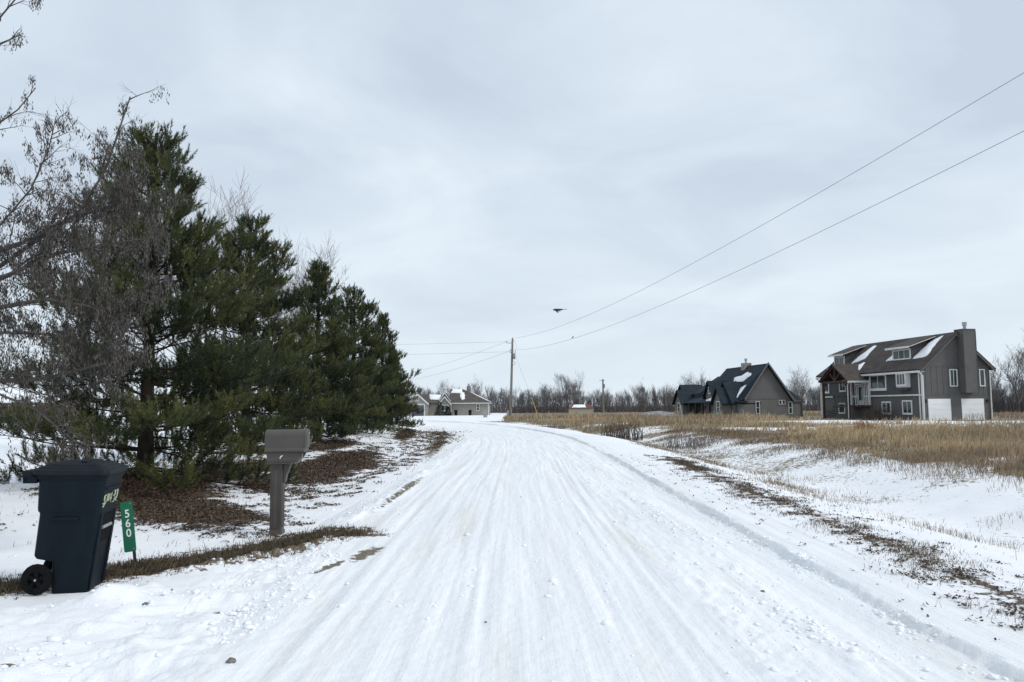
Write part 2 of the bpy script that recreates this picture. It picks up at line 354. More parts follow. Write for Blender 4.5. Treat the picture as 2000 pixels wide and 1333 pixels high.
def cover(x, y):
    u = uu(x, y)
    wob = 0.5 * fbm(x * 0.5, y * 0.5, 61, 3)
    lit = np.zeros_like(x)
    for e_ in ((-5.3, 12.3, 2.7, 0.95, R(138)), (-6.9, 14.6, 2.0, 1.3, R(120)), (-5.0, 22.5, 0.95, 6.2, R(3)), (-5.3, 16.6, 0.6, 1.6, R(12)), (-6.1, 44, 0.5, 6.5, R(6)), (-8.2, 26, 1.0, 3, 0), (-6.6, 18.0, .9, 3.0, R(5)), (-7.2, 30, .8, 4, 0)):
        lit = np.maximum(lit, ell(x, y, *e_) + 0.35 * wob)
    speck = 0.29 * ss(-u, 2.9, 3.8) * (1 - ss(-u, 5.5, 7.5)) * ss(y, 9.5, 11.5) * (1 - ss(y, 55, 65))
    lit = np.maximum(lit, speck + 0.25 * wob)
    d2 = seg_dist(x, y, np.array([(3.95, 4.6), (4.0, 6.1), (4.13, 8.4), (4.38, 17.6), (4.7, 26)]))
    lit = np.maximum(lit, np.clip(0.56 - d2 * 0.72, 0, 1) * (1 - 0.35 * ss(y, 15, 26)) * ss(y, 3, 7) + 0.3 * wob * ss(0.9 - d2, 0, 0.4))
    d3 = seg_dist(x, y, np.array([(7.5, 9.6), (7.9, 10.5), (8.6, 11.2)]))
    lit = np.maximum(lit, np.clip(0.5 - d3 * 0.5, 0, 1))
    sdist = seg_dist(x, y, STRIP)
    dirt = np.clip(0.98 - sdist * 1.15 + 0.5 * wob, 0, 0.95) * (sdist < 0.9)
    for e_ in ((-2.08, 14.8, 0.07, 2.2, R(-1)), (-1.62, 8.6, 0.09, 0.40, R(-8)), (-1.85, 7.9, 0.05, 0.3, R(-14)), (-2.0, 9.75, 0.42, 0.16, R(25)), (-4.5, 48, 0.5, 5, R(12)), (-3.4, 35, 0.3, 9, R(4)), (-2.3, 6.35, 0.22, 0.02, R(8)), (-3.1, 4.85, 0.10, 0.05, 0)):
        dirt = np.maximum(dirt, ell(x, y, *e_, soft=1.3))
    dw = ss(-x, 1.9, 3.0) * (1 - ss(y - strip_line(x), -0.6, -0.2)) * ss(y, -2, 2)
    dirt = np.maximum(dirt, 0.10 * dw)
    dirt = np.maximum(dirt, np.clip(0.52 - d2 * 0.75, 0, 1) * ss(y, 5, 8) * (1 - .4 * ss(y, 17, 26)) + .3 * wob * (d2 < .5))
    ge = grass_edge(y)
    straw = ss(u - ge + 1.6 * fbm(x * 0.22, y * 0.22, 71, 3), -0.9, 0.9) * (0.60 + .10 * ss(y, 30, 60)) * ss(y, -60, -20)
    gap = fbm(x * 0.12, y * 0.30, 72, 3)
    straw = straw - 0.42 * ss(gap, 0.02, 0.22) * ss(y, 14, 20) * (1 - ss(y, 66, 75))
    dit = (0.30 + 0.3 * fbm(x * 0.7, y * 0.7, 73, 3)) * ss(u, 4.6, 5.6) * (1 - ss(u, 9.5, 11)) + 0.16 * ss(y, 16, 30) * ss(u, 3.4, 5.0) * (1 - ss(u, 9.5, 11))
    straw = np.maximum(straw, dit)
    yard = np.maximum(1 - ss(np.abs(y - (64 - 0.04 * (x - 36))), 4.0, 8.0), 0) * ss(x, 17, 24) * (1 - ss(x, 46, 52))
    yard2 = (1 - ss(np.abs(y - 91.5), 0.7, 1.8)) * ss(x, 17, 20) * (1 - ss(x, 27, 32))
    straw = straw * (1 - 0.42 * np.maximum(yard, yard2))
    far = ss(y, 128, 150) * ss(x, -6, 2)
    straw = np.maximum(straw, 0.72 * far)
    straw = np.where((u < 0) & (y > 60) & (x < -2), 0.0, straw)
    straw = np.where((x < -1.2) & (y > 84), 0.0, straw)
    return np.clip(lit, 0, 0.95), np.clip(straw, 0, 0.9), np.clip(dirt, 0, 0.95)

def axis(parts):
    o = []
    for a, b, s in parts: o += list(np.arange(a, b - 1e-6, s))
    return np.array(o + [parts[-1][1]])
gx = axis([(-1800, -300, 250), (-300, -60, 30), (-60, -16, 1.1), (-16, -8, 0.16), (-8, -1.6, 0.045), (-1.6, 2.6, 0.35), (2.6, 5.6, 0.045), (5.6, 12, 0.10), (12, 50, 0.45), (50, 110, 3), (110, 320, 35), (320, 1820, 250)])
gy = [-40, -20, -10, -6, -3, 0, 2]
while gy[-1] < 130: gy.append(gy[-1] + max(0.04, 0.0078 * gy[-1]))
gy = np.array(gy + [140, 160, 190, 230, 300, 420, 600, 900, 1400, 2400])
X, Y = np.meshgrid(gx, gy); x, y = X.ravel(), Y.ravel()
u = uu(x, y)
z = surf(x, y) - 0.30 * (1 - ss(np.abs(u), 2.88, 3.06)) * (y < 112) * (y > -30)
nx, ny = len(gx), len(gy)
idx = np.arange(nx * ny).reshape(ny, nx)
Fq = np.stack([idx[:-1, :-1], idx[:-1, 1:], idx[1:, 1:], idx[1:, :-1]], -1).reshape(-1, 4)
li, st_, di = cover(x, y)
ground = link('ground', np_mesh('ground', np.stack([x, y, z], 1), Fq, True, attrs={'litter': li, 'straw': st_, 'dirt': di}), M['ground'])
tag(ground, 'snow covered verge with brown leaf litter and dry stubble', None, kind='structure')

# the road sheet
ry = [-20, -10, -5, -2, 0, 2]
while ry[-1] < 108: ry.append(ry[-1] + max(0.03, 0.0065 * ry[-1]))
ry = np.array(ry)
ru = np.arange(-3.3, 3.301, 0.022)
tx = np.interp(ry, CL[:, 1], _t[:, 0]); ty = np.interp(ry, CL[:, 1], _t[:, 1]); cxs = cxl(ry)
RX = cxs[:, None] + ru[None, :] * ty[:, None]; RY = ry[:, None] - ru[None, :] * tx[:, None]
x, y = RX.ravel(), RY.ravel()
zz = surf(x, y) - 0.16 * ss(np.abs(np.tile(ru, len(ry))), 3.05, 3.28)
idx = np.arange(len(ru) * len(ry)).reshape(len(ry), len(ru))
Fq = np.stack([idx[:-1, :-1], idx[:-1, 1:], idx[1:, 1:], idx[1:, :-1]], -1).reshape(-1, 4)
li, st_, di = cover(x, y)
road = link('road', np_mesh('road', np.stack([x, y, zz], 1), Fq, True, uv=np.stack([np.tile(ru, len(ry)), np.repeat(ry, len(ru))], 1), attrs={'litter': li, 'straw': st_, 'dirt': di}), M['road'])
tag(road, 'snow packed country road with tyre ruts bending left', None, kind='structure')
# far end of the road, beyond the bend
FX = np.linspace(-24, -120, 40); k_ = np.interp(-FX, -CL[::1, 0][CL[:, 1] > 95], CL[:, 1][CL[:, 1] > 95])
vv = np.concatenate([np.stack([FX, k_ - 3.0, FX * 0 - 0.07], 1), np.stack([FX, k_ + 3.0, FX * 0 - 0.07], 1)])
vv[:, 2] = surf(vv[:, 0], vv[:, 1]) + 0.03
nn = len(FX); ff = np.array([(i, i + nn, i + nn + 1, i + 1) for i in range(nn - 1)])
link('far_road', np_mesh('far_road', vv, ff, True, uv=vv[:, :2]), M['road'])['kind'] = 'structure'
def gz(x, y): return float(surf(np.array([x]), np.array([y]))[0])

# ------------------------------------------------------------------ house parts
M['glass'] = pmat('window_glass', (0.018, 0.035, 0.038), (0.03, 0.055, 0.055), 0.8, 0.06, spec=0.6)
M['trim'] = pmat('white_trim', (0.62, 0.62, 0.60), (0.70, 0.70, 0.69), 2, 0.5)
M['sidingV'] = groove_mat('grey_siding_vertical', (0.094, 0.091, 0.089), (0.112, 0.108, 0.105), 0, 0.30)
M['sidingF_shaded'] = groove_mat('grey_siding_front_shaded', (0.062, 0.063, 0.068), (0.076, 0.076, 0.081), 1, 0.30)  # same siding darker and bluer, the front's shade put into its colour
M['shingle_brown'] = groove_mat('brown_shingle', (0.050, 0.041, 0.037), (0.088, 0.074, 0.066), 2, 0.16, 0.9, 0.5)
M['shingle_black'] = groove_mat('blue_black_shingle', (0.005, 0.013, 0.021), (0.012, 0.025, 0.037), 2, 0.16, 0.85, 0.5)
M['shingle_taupe'] = groove_mat('taupe_shingle', (0.075, 0.064, 0.056), (0.11, 0.095, 0.085), 2, 0.16, 0.9, 0.5)
M['wall_grey'] = groove_mat('warm_grey_wall', (0.142, 0.139, 0.137), (0.165, 0.160, 0.157), 2, 0.22, 0.75, 0.25)
M['wall_taupe'] = groove_mat('taupe_wall', (0.27, 0.255, 0.225), (0.31, 0.29, 0.26), 2, 0.22, 0.75, 0.25)
M['garage_white'] = pmat('garage_white', (0.74, 0.75, 0.76), (0.80, 0.80, 0.80), 1.5, 0.5)
M['garage_dark'] = pmat('garage_slate', (0.06, 0.075, 0.09), (0.08, 0.095, 0.11), 2, 0.5)
M['darkwood'] = pmat('dark_timber', (0.040, 0.026, 0.022), (0.075, 0.05, 0.042), 5, 0.75, stretch=(1, 1, 0.3))
M['stone'] = pmat('field_stone', (0.16, 0.15, 0.14), (0.38, 0.35, 0.31), 2.2, 0.85, 0.6, 7)
M['metal'] = pmat('galvanised_metal', (0.32, 0.33, 0.34), (0.46, 0.47, 0.48), 8, 0.45, metal=0.6)
M['black'] = pmat('black_metal', (0.012, 0.012, 0.013), (0.03, 0.03, 0.03), 8, 0.5)
M['white_door'] = pmat('grey_white_door', (0.42, 0.43, 0.42), (0.48, 0.48, 0.47), 3, 0.5)
M['porch_shade'] = pmat('painted_porch_shade', (0.030, 0.028, 0.028), (0.05, 0.045, 0.043), 3, 0.85)

def mapper(face, c):
    """face 'front' looks along -X (plane x = c), 'gable' looks along -Y (plane y = c)"""
    if face == 'front': return lambda a, z, o: (c - o, a, z)
    return lambda a, z, o: (a, c - o, z)
def flat_box(mb, mp_, a0, a1, z0, z1, o0, o1):
    p = [mp_(a0, z0, o0), mp_(a1, z0, o0), mp_(a1, z1, o0), mp_(a0, z1, o0)]
    q = Vector(mp_(a0, z0, o1)) - Vector(mp_(a0, z0, o0)); return mb.prism(p, q)
def window(par, face, c, a0, a1, z0, z1, ncol=2, nrow=1, fr=0.09, mat='trim', sill=0.0):
    mp_ = mapper(face, c); mb = MB()
    flat_box(mb, mp_, a0, a0 + fr, z0, z1, 0.002, 0.07); flat_box(mb, mp_, a1 - fr, a1, z0, z1, 0.002, 0.07)
    flat_box(mb, mp_, a0 + fr, a1 - fr, z1 - fr, z1, 0.002, 0.068); flat_box(mb, mp_, a0 + fr, a1 - fr, z0, z0 + fr + sill, 0.002, 0.072)
    m_ = 0.055; zb = z0 + fr + sill
    for i in range(1, ncol):
        am = a0 + fr + (a1 - a0 - 2 * fr) * i / ncol; flat_box(mb, mp_, am - m_ / 2, am + m_ / 2, zb, z1 - fr, 0.004, 0.055)
    for j in range(1, nrow):
        zm = zb + (z1 - fr - zb) * j / nrow; flat_box(mb, mp_, a0 + fr, a1 - fr, zm - m_ / 2, zm + m_ / 2, 0.004, 0.052)
    wo = mb.build('window', M[mat], par)
    for i in range(ncol):
        for j in range(nrow):
            A0 = a0 + fr + (a1 - a0 - 2 * fr) * i / ncol; A1 = a0 + fr + (a1 - a0 - 2 * fr) * (i + 1) / ncol
            Z0 = zb + (z1 - fr - zb) * j / nrow; Z1 = zb + (z1 - fr - zb) * (j + 1) / nrow
            flat_box(MB(), mp_, A0, A1, Z0, Z1, 0.006, 0.02).build('pane', M['glass'], wo)
    return wo
def trim(par, face, c, a0, a1, z0, z1, mat='trim', d=0.05, name='trim_board'):
    return flat_box(MB(), mapper(face, c), a0, a1, z0, z1, 0.003, d).build(name, M[mat], par)
def garage_door(par, face, c, a0, a1, z0, z1, n, mat):
    mp_ = mapper(face, c); g = flat_box(MB(), mp_, a0, a1, z0, z1, 0.004, 0.02).build('garage_door', M[mat], par)
    h = (z1 - z0) / n
    for i in range(n): flat_box(MB(), mp_, a0 + 0.02, a1 - 0.02, z0 + i * h + 0.012, z0 + (i + 1) * h - 0.012, 0.022, 0.05).build('door_panel', M[mat], g)
    return g
def snow_patch(par, pts2, f3, t=0.07, seed=1):
    """pts2: outline in roof coordinates; f3 maps (a, s) to a point on the roof plane; edges made uneven"""
    rs = random.Random(seed); P = [Vector((*p, 0)) for p in pts2]; o = []
    n = len(P)
    for i in range(n):
        a, b = P[i], P[(i + 1) % n]
        for k in range(4):
            q = a.lerp(b, k / 4); j = 0.05 * (b - a).length
            o.append((q.x + rs.uniform(-j, j), q.y + rs.uniform(-j, j)))
    lo = [Vector(f3(*p)) for p in o]; c = sum(lo, Vector()) / len(lo)
    nrm = (Vector(f3(1, 0)) - Vector(f3(0, 0))).cross(Vector(f3(0, 1)) - Vector(f3(0, 0))).normalized()
    if nrm.z < 0: nrm = -nrm
    top = [p.lerp(c, 0.10) + nrm * t for p in lo]; b0 = [p + nrm * 0.004 for p in lo]
    m = len(lo); mb = MB(); mb.add(b0 + top + [c + nrm * t * 1.15], [(i, (i + 1) % m, m + (i + 1) % m, m + i) for i in range(m)] + [(m + i, m + (i + 1) % m, 2 * m) for i in range(m)])
    return mb.build('snow_patch', M['snow'], par, smooth=True)

# ------------------------------------------------------------------ split-level house on the right
HR = empty('two_storey_house', (38.6, 72.3, -0.03), R(8))
tag(HR, 'dark grey two storey house with brown roof, two white garage doors and tall boxed chimney', 'house')
W_, LN, EV, RG = 6.9, 17.7, 5.15, 8.25
sl = (RG - EV) / (W_ / 2)
mb = MB(); mb.prism([(0, 0, 0), (W_, 0, 0), (W_, 0, EV), (W_ / 2, 0, RG - 0.06), (0, 0, EV)], (0, 0.02, 0)); mb.box(0.02, W_ - 0.02, 0.02, LN, 0, EV)
mb.prism([(0, LN, 0), (W_, LN, 0), (W_, LN, EV), (W_ / 2, LN, RG - 0.06), (0, LN, EV)], (0, 0.02, 0)); mb.build('wall', M['sidingV'], HR)
box_part('front_wall', M['sidingF_shaded'], HR, -0.06, 0.016, 0.0, LN, 2.45, EV)
oh = 0.45
rf = MB()
e0 = EV - oh * sl
hipy = LN + 0.3
rf.slab([(-oh, -0.35, e0), (W_ / 2, -0.35, RG), (W_ / 2, hipy - 2.2, RG), (-oh, hipy, e0)][::-1], -0.16)
rf.slab([(W_ + oh, -0.35, e0), (W_ / 2, -0.35, RG), (W_ / 2, hipy - 2.2, RG), (W_ + oh, hipy, e0)], -0.16)
rf.slab([(-oh, hipy, e0), (W_ / 2, hipy - 2.2, RG), (W_ + oh, hipy, e0)][::-1], -0.14)
roof = rf.build('roof', M['shingle_brown'], HR)
for sx in (-1, 1):                                             # rake boards
    xa = -oh if sx < 0 else W_ + oh
    MB().prism([(xa, -0.41, e0 - 0.20), (xa, -0.41, e0 - 0.02), (W_ / 2, -0.41, RG - 0.02), (W_ / 2, -0.41, RG - 0.20)], (0, 0.055, 0)).build('rake_board', M['sidingV'], roof)
MB().box(-oh - 0.13, -oh + 0.02, -0.3, 11.4, e0 - 0.22, e0 - 0.03).build('gutter', M['trim'], HR)
MB().box(-oh - 0.13, -oh + 0.02, 14.9, hipy, e0 - 0.22, e0 - 0.03).build('gutter', M['trim'], HR)
MB().box(-oh, 0.0, -0.3, LN, e0 - 0.17, e0 - 0.13).build('soffit', M['trim'], HR)
for (pa) in ([(-oh - .05, -0.24, e0 - .2), (-0.08, -0.12, e0 - .5), (-0.1, -0.12, 0.1)], [(W_ + oh, -0.24, e0 - .1), (W_ + .02, -0.1, e0 - .4), (W_ + .02, -0.1, 0.1)], [(-oh - .05, LN + .2, e0 - .2), (-0.1, LN + .1, e0 - .5), (-0.1, LN + .1, 0.1)]):
    MB().tube(pa, 0.065, 6).build('downspout', M['trim'], HR)
f3 = lambda a, s: (-oh + s, a, e0 + s * sl + .16 / math.cos(math.atan(sl)))                     # front roof slope: a along the facade, s inwards
def dormer(y0, y1):
    x0 = 0.75; zb = EV + x0 * sl; zt = zb + 1.42
    d = empty('dormer'); d.parent = HR
    MB().prism([(x0, y0, zb), (x0, y0, zt - 0.04), (W_ / 2 - 0.15, y0, RG - 0.2)], (0, y1 - y0, 0)).build('dormer_wall', M['sidingF_shaded'], d)
    MB().slab([(x0 - 0.5, y0 - 0.35, zt - 0.12), (x0 - 0.5, y1 + 0.35, zt - 0.12), (W_ / 2 - 0.05, y1 + 0.35, RG + 0.01), (W_ / 2 - 0.05, y0 - 0.35, RG + 0.01)][::-1], 0.10).build('dormer_roof', M['shingle_brown'], d)
    MB().bar((x0 - 0.53, y0 - 0.42, zt - 0.12), (x0 - 0.53, y1 + 0.42, zt - 0.12), 0.05, 0.2).build('fascia', M['trim'], d)
    for yy in (y0 - 0.38, y1 + 0.38): MB().bar((x0 - 0.5, yy, zt - 0.10), (W_ / 2 - 0.05, yy, RG - 0.0), 0.2, 0.05).build('rake_board', M['trim'], d)
    return x0, zb, zt
def dormer_windows(y0, y1, n):
    x0, zb, zt = dormer(y0, y1)
    window(HR, 'front', x0, y0 + 0.05, y1 - 0.05, zb + 0.12, zt - 0.22, n, 1, 0.15)
dormer_windows(2.5, 5.4, 3); dormer_windows(13.9, 16.1, 2)
for k, p in enumerate(([(0.35, 1.25), (2.2, 1.1), (2.1, 1.9), (1.9, 2.9), (0.9, 3.5), (0.75, 2.4)], [(5.25, 1.2), (6.4, 1.1), (6.1, 1.8), (5.3, 2.3)], [(9.7, 0.2), (11.6, 0.1), (11.2, 0.9), (10.2, 1.2)], [(11.0, 1.7), (12.7, 1.2), (12.6, 1.9), (11.6, 3.4), (11.2, 3.3)], [(15.6, 0.6), (16.9, 0.7), (16.4, 1.6), (15.7, 3.0), (15.5, 2.2)])):
    snow_patch(HR, p, f3, 0.09, k)
# gable end
trim(HR, 'gable', 0, -0.05, W_ + .05, EV - 0.05, EV + 0.03, 'sidingV', 0.03); trim(HR, 'gable', 0, -0.05, W_ + .05, 2.42, 2.50, 'sidingV', 0.03)
for xa in np.arange(0.3, W_, 0.6): trim(HR, 'gable', 0, xa - .03, xa + .03, 2.51, EV - .06, 'sidingV', 0.025, 'batten')
window(HR, 'gable', 0, 2.75, 3.58, 3.2, 4.85, 2, 1, 0.10); window(HR, 'gable', 0, 5.85, 6.45, 3.2, 4.85, 1, 1, 0.10)
garage_door(HR, 'gable', 0, 0.4, 2.75, 0.02, 2.05, 4, 'garage_white'); garage_door(HR, 'gable', 0, 3.85, 6.2, 0.02, 2.05, 4, 'garage_white')
for xa in (0.12, 6.55):
    MB().box(xa - .07, xa + .07, -0.18, -0.005, 1.7, 2.0).build('wall_lantern', M['black'], HR, bevel=.02)
ch = MB().box(3.75, 5.05, -0.85, -0.004, 2.6, 8.62).build('chimney', M['sidingV'], HR)
MB().box(3.73, 5.07, -0.87, 0.32, 8.46, 8.62).build('chimney_cap', M['sidingF_shaded'], ch)
MB().box(3.75, 5.05, -0.003, 0.3, 6.5, 8.45).build('chimney_back', M['sidingV'], ch)
MB().tube([(4.4, -.3, 8.66), (4.4, -.3, 8.95)], 0.14, 10).tube([(4.4, -.3, 8.95), (4.4, -.3, 9.3)], [0.2, 0.22], 10).build('flue', M['metal'], ch)
for xa in (3.75, 5.05): MB().box(xa - .04, xa + .04, -0.87, -0.80, 2.6, 8.44).build('corner_board', M['sidingF_shaded'], ch)
# front
trim(HR, 'front', -0.06, -0.1, 11.6, 2.36, 2.50); trim(HR, 'front', -0.06, 15.3, LN, 2.36, 2.50)
for ya in (0.06, 0.42, LN - 0.1): trim(HR, 'front', -0.06, ya - .07, ya + .07, 0.1 if ya > .1 else 0.05, EV - .3, 'trim', 0.06, 'corner_board')
window(HR, 'front', -0.06, 5.4, 8.2, 2.95, 4.62, 2, 1, 0.16, sill=.1)
by = MB().box(-0.5, -0.062, 1.7, 3.2, 3.2, 4.65).build('bay_box', M['trim'], HR); window(HR, 'front', -0.5, 1.72, 3.18, 3.3, 4.6, 3, 1, 0.13, sill=.05)
MB().box(-0.42, -0.063, 1.75, 3.15, 2.95, 3.2).build('bay_bracket', M['sidingF_shaded'], HR)
window(HR, 'front', 0.0, 4.9, 6.4, 0.55, 1.85, 2, 1, 0.14, sill=.05); window(HR, 'front', 0.0, 1.65, 3.15, 0.55, 1.95, 2, 1, 0.14, sill=.05)
window(HR, 'front', -0.06, 16.0, 17.3, 2.85, 4.5, 2, 1, 0.15, sill=.08); window(HR, 'front', -0.06, 12.6, 13.9, 2.95, 4.3, 2, 1, 0.15, sill=.05)
window(HR, 'front', 0.0, 13.0, 14.3, 0.55, 1.75, 1, 1, 0.15)
# entry: door, side lights, portico
dr = trim(HR, 'front', -0.06, 9.3, 10.35, 1.5, 3.6, 'white_door', 0.06, 'door'); flat_box(MB(), mapper('front', -0.13), 9.5, 10.15, 2.0, 3.4, 0, 0.015).build('pane', M['glass'], dr)
for a_ in (8.75, 10.5): window(HR, 'front', -0.06, a_, a_ + 0.42, 1.5, 3.6, 1, 1, 0.09)
window(HR, 'front', -0.06, 8.75, 10.92, 3.66, 4.35, 1, 1, 0.12)
PO = empty('portico'); PO.parent = HR
px0, py0, py1, pz, pa = -2.3, 8.6, 13.4, 4.2, 5.85
pm = (py0 + py1) / 2
MB().slab([(px0 - .35, py0 - .4, pz - .2), (px0 - .35, pm, pa), (1.2, pm, pa), (0.4, py0 - .4, pz - .2)], -0.12).build('portico_roof', M['shingle_brown'], PO)
MB().slab([(px0 - .35, py1 + .4, pz - .2), (px0 - .35, pm, pa), (1.2, pm, pa), (0.4, py1 + .4, pz - .2)][::-1], -0.12).build('portico_roof', M['shingle_brown'], PO)
MB().box(px0 - .3, -0.07, py0 - .52, py0 - .38, pz - .36, pz - .15).build('gutter', M['trim'], PO)
tr = MB()
tr.bar((px0 - .1, py0 - .3, pz - .16), (px0 - .1, pm, pa - .14), 0.16); tr.bar((px0 - .1, py1 + .3, pz - .16), (px0 - .1, pm, pa - .14), 0.16)
tr.bar((px0, py0, pz - .2), (px0, py1, pz - .2), 0.2); tr.bar((px0, pm, pz - .1), (px0, pm, pa - .2), 0.14)
tr.bar((px0, pm, pz - .1), (px0, pm - 1.0, pz + .75), 0.12); tr.bar((px0, pm, pz - .1), (px0, pm + 1.0, pz + .75), 0.12)
tr.bar((px0, py0, pz - .2), (-0.08, py0, pz - .2), 0.2); tr.bar((px0, py1, pz - .2), (-0.08, py1, pz - .2), 0.2)
tr.build('truss', M['darkwood'], PO)
for yy in (py0, py1):
    MB().box(px0 - .1, px0 + .1, yy - .1, yy + .1, 0, pz - .3).build('post', M['darkwood'], PO)
    MB().bar((px0, yy, pz - 1.1), (px0, yy + (0.7 if yy == py0 else -0.7), pz - .3), .12).build('brace', M['darkwood'], PO)
MB().tube([(px0 - .15, py0 - .45, pz - .3), (px0 - .13, py0 - .13, pz - .6), (px0 - .13, py0 - .13, 0.1)], 0.05, 6).build('downspout', M['trim'], PO)
for yy in (8.2, 11.4): MB().box(-0.3, -0.1, yy - .09, yy + .09, 1.5, pz - .1).build('porch_column', M['trim'], PO)
MB().box(px0, -0.07, 8.3, 11.6, 1.28, 1.46).build('porch_deck', M['darkwood'], PO)
for k in range(6): MB().box(-2.3 + .01, -1.2, 11.62 + k * .3, 11.90 + k * .3, 1.18 - k * .2, 1.24 - k * .2).build('step', M['darkwood'], PO)
for k in range(12): MB().box(px0 + .02, px0 + .05, 8.4 + k * .27, 8.43 + k * .27, 1.46, 2.4).build('baluster', M['black'], PO)
MB().box(px0, px0 + .07, 8.3, 11.6, 2.4, 2.47).build('handrail', M['black'], PO)
MB().box(px0 + .0, px0 + .1, 11.65, 13.29, .75, .9).build('porch_rail', M['darkwood'], PO)

# ------------------------------------------------------------------ dark roofed house in the middle distance
HM = empty('gabled_house', (28.0, 95.5, -0.03), R(6))
tag(HM, 'grey house with steep blue black roof and clustered front gables', 'house')
ge_ = [(0, 0, 0), (8.15, 0, 0), (8.15, 0, 2.1), (6.75, 0, 2.25), (3.85, 0, 6.62), (0.55, 0, 2.1), (0, 0, 2.1)]
mb = MB(); mb.prism(ge_, (0, 0.02, 0)); mb.box(0.02, 8.1, 0.02, 22.5, 0, 2.1); mb.build('wall', M['wall_grey'], HM)
T = 0.16
sB = M['shingle_black']
MB().slab([(-0.35, 0.9, 1.95), (-0.35, 14, 1.95), (3.85, 13.2, 6.75), (3.85, -0.4, 6.75), (0.75, -0.4, 2.3)], T).build('roof', sB, HM)
MB().slab([(7.05, -0.4, 2.05), (3.85, -0.4, 6.75), (3.85, 13.2, 6.75), (7.05, 13.2, 2.05)], T).build('roof', sB, HM)
MB().slab([(-0.35, 14, 1.95), (7.05, 14, 2.05), (3.85, 12.6, 6.75)], T).build('roof', sB, HM)
MB().prism([(0.78, -0.47, 2.15), (0.62, -0.47, 2.35), (3.85, -0.47, 6.9), (7.2, -0.47, 2.12), (7.02, -0.47, 1.98), (3.85, -0.47, 6.62)], (0, 0.06, 0)).build('rake_board', M['wall_grey'], HM)
MB().box(-0.4, 1.1, -0.42, 0.9, 1.92, 2.06).build('eave_return', sB, HM)
# hip roofed wing behind on the right
MB().add([(5.2, 0.1, 2.1), (8.6, 0.1, 2.0), (8.6, 8, 2.0), (5.2, 8, 2.1), (5.6, 3.0, 4.35), (6.9, 3.0, 4.35), (6.9, 6, 4.35), (5.6, 6, 4.35)], [(0, 1, 5, 4), (1, 2, 6, 5), (2, 3, 7, 6), (3, 0, 4, 7), (4, 5, 6, 7), (3, 2, 1, 0)]).build('roof', sB, HM)
MB().box(6.95, 8.65, -0.1, 0.098, 1.86, 2.02).build('gutter', M['garage_dark'], HM)
# lower left range of roofs
MB().box(-0.2, 6.0, 13.5, 22.5, 0, 2.1).build('wing_wall', M['wall_grey'], HM)
MB().slab([(-0.5, 9.0, 1.95), (-0.5, 22.9, 1.95), (2.9, 22.2, 4.5), (2.9, 9.0, 4.5)], T).build('roof', sB, HM)
MB().slab([(6.4, 9.0, 1.95), (2.9, 9.0, 4.5), (2.9, 22.2, 4.5), (6.4, 22.9, 1.95)], T).build('roof', sB, HM)
MB().slab([(-0.35, 13.0, 3.2), (-0.35, 16.2, 3.2), (3.3, 15.2, 5.7), (3.3, 12.6, 5.7)], T).build('roof', sB, HM)
def front_gable(x0, y0, y1, ze, zp, depth, wall=True, ov=0.35, mat='wall_grey'):
    m_ = (y0 + y1) / 2; sl_ = (zp - ze) / (m_ - y0)
    if wall: MB().prism([(x0, y0, 0), (x0, y1, 0), (x0, y1, ze), (x0, m_, zp - .05), (x0, y0, ze)], (depth, 0, 0)).build('gable_wall', M[mat], HM)
    za_ = ze - ov * sl_
    MB().slab([(x0 - .35, y0 - ov, za_), (x0 - .35, m_, zp), (x0 + depth, m_, zp), (x0 + depth, y0 - ov, za_)], -0.18).build('gable_roof', sB, HM)
    MB().slab([(x0 - .35, y1 + ov, za_), (x0 - .35, m_, zp), (x0 + depth, m_, zp), (x0 + depth, y1 + ov, za_)][::-1], -0.18).build('gable_roof', sB, HM)
front_gable(-0.5, 0.4, 5.4, 2.0, 4.45, 3.4)
front_gable(-1.6, 0.9, 4.2, 2.0, 3.75, 2.2)
front_gable(-0.7, 6.4, 9.4, 2.9, 4.75, 2.6)
front_gable(-0.9, 15.6, 22.0, 2.0, 4.5, 3.0)
front_gable(-2.0, 15.2, 18.8, 2.0, 3.7, 2.0)
rs = random.Random(3)
def stone_skirt(x0, y0, y1, z1):
    y_ = y0
    while y_ < y1 - .2:
        wd = rs.uniform(.35, .6); z_ = 0.0
        while z_ < z1 - .1:
            hh = rs.uniform(.22, .34); MB().box(x0 - rs.uniform(.05, .10), x0 - .003, y_ + .015, min(y_ + wd, y1) - .015, z_ + .012, min(z_ + hh, z1) - .012).build('stone', M['stone'], HM, bevel=.02); z_ += hh
        y_ += wd
stone_skirt(-1.6, 0.9, 4.2, 0.9); stone_skirt(-2.0, 15.2, 18.8, 0.9)
window(HM, 'front', -1.6, 2.0, 3.1, 0.5, 2.1, 1, 2, 0.12); window(HM, 'front', -2.0, 16.4, 17.6, 0.5, 2.0, 1, 2, 0.12); window(HM, 'front', -0.9, 20.0, 21.2, 0.5, 2.0, 1, 2, 0.12)
window(HM, 'front', -0.7, 7.45, 8.35, 3.1, 4.0, 1, 2, 0.12); window(HM, 'front', -0.9, 18.9, 19.7, 3.0, 3.75, 1, 1, 0.12)
window(HM, 'gable', 0, 2.2, 2.72, 0.45, 2.05, 1, 2, 0.075); window(HM, 'gable', 0, 5.2, 5.62, 1.62, 2.18, 1, 1, 0.07); window(HM, 'gable', 0, 5.64, 6.06, 1.62, 2.18, 1, 1, 0.07); window(HM, 'gable', 0, 6.45, 6.95, 0.45, 1.98, 1, 2, 0.075)
trim(HM, 'gable', 0, 0.3, 6.9, 2.3, 2.36, 'wall_grey', .03)
MB().slab([(-1.9, 5.2, 1.95), (-1.9, 15.4, 1.95), (0.2, 15.4, 2.9), (0.2, 5.2, 2.9)], 0.12).build('porch_roof', sB, HM)
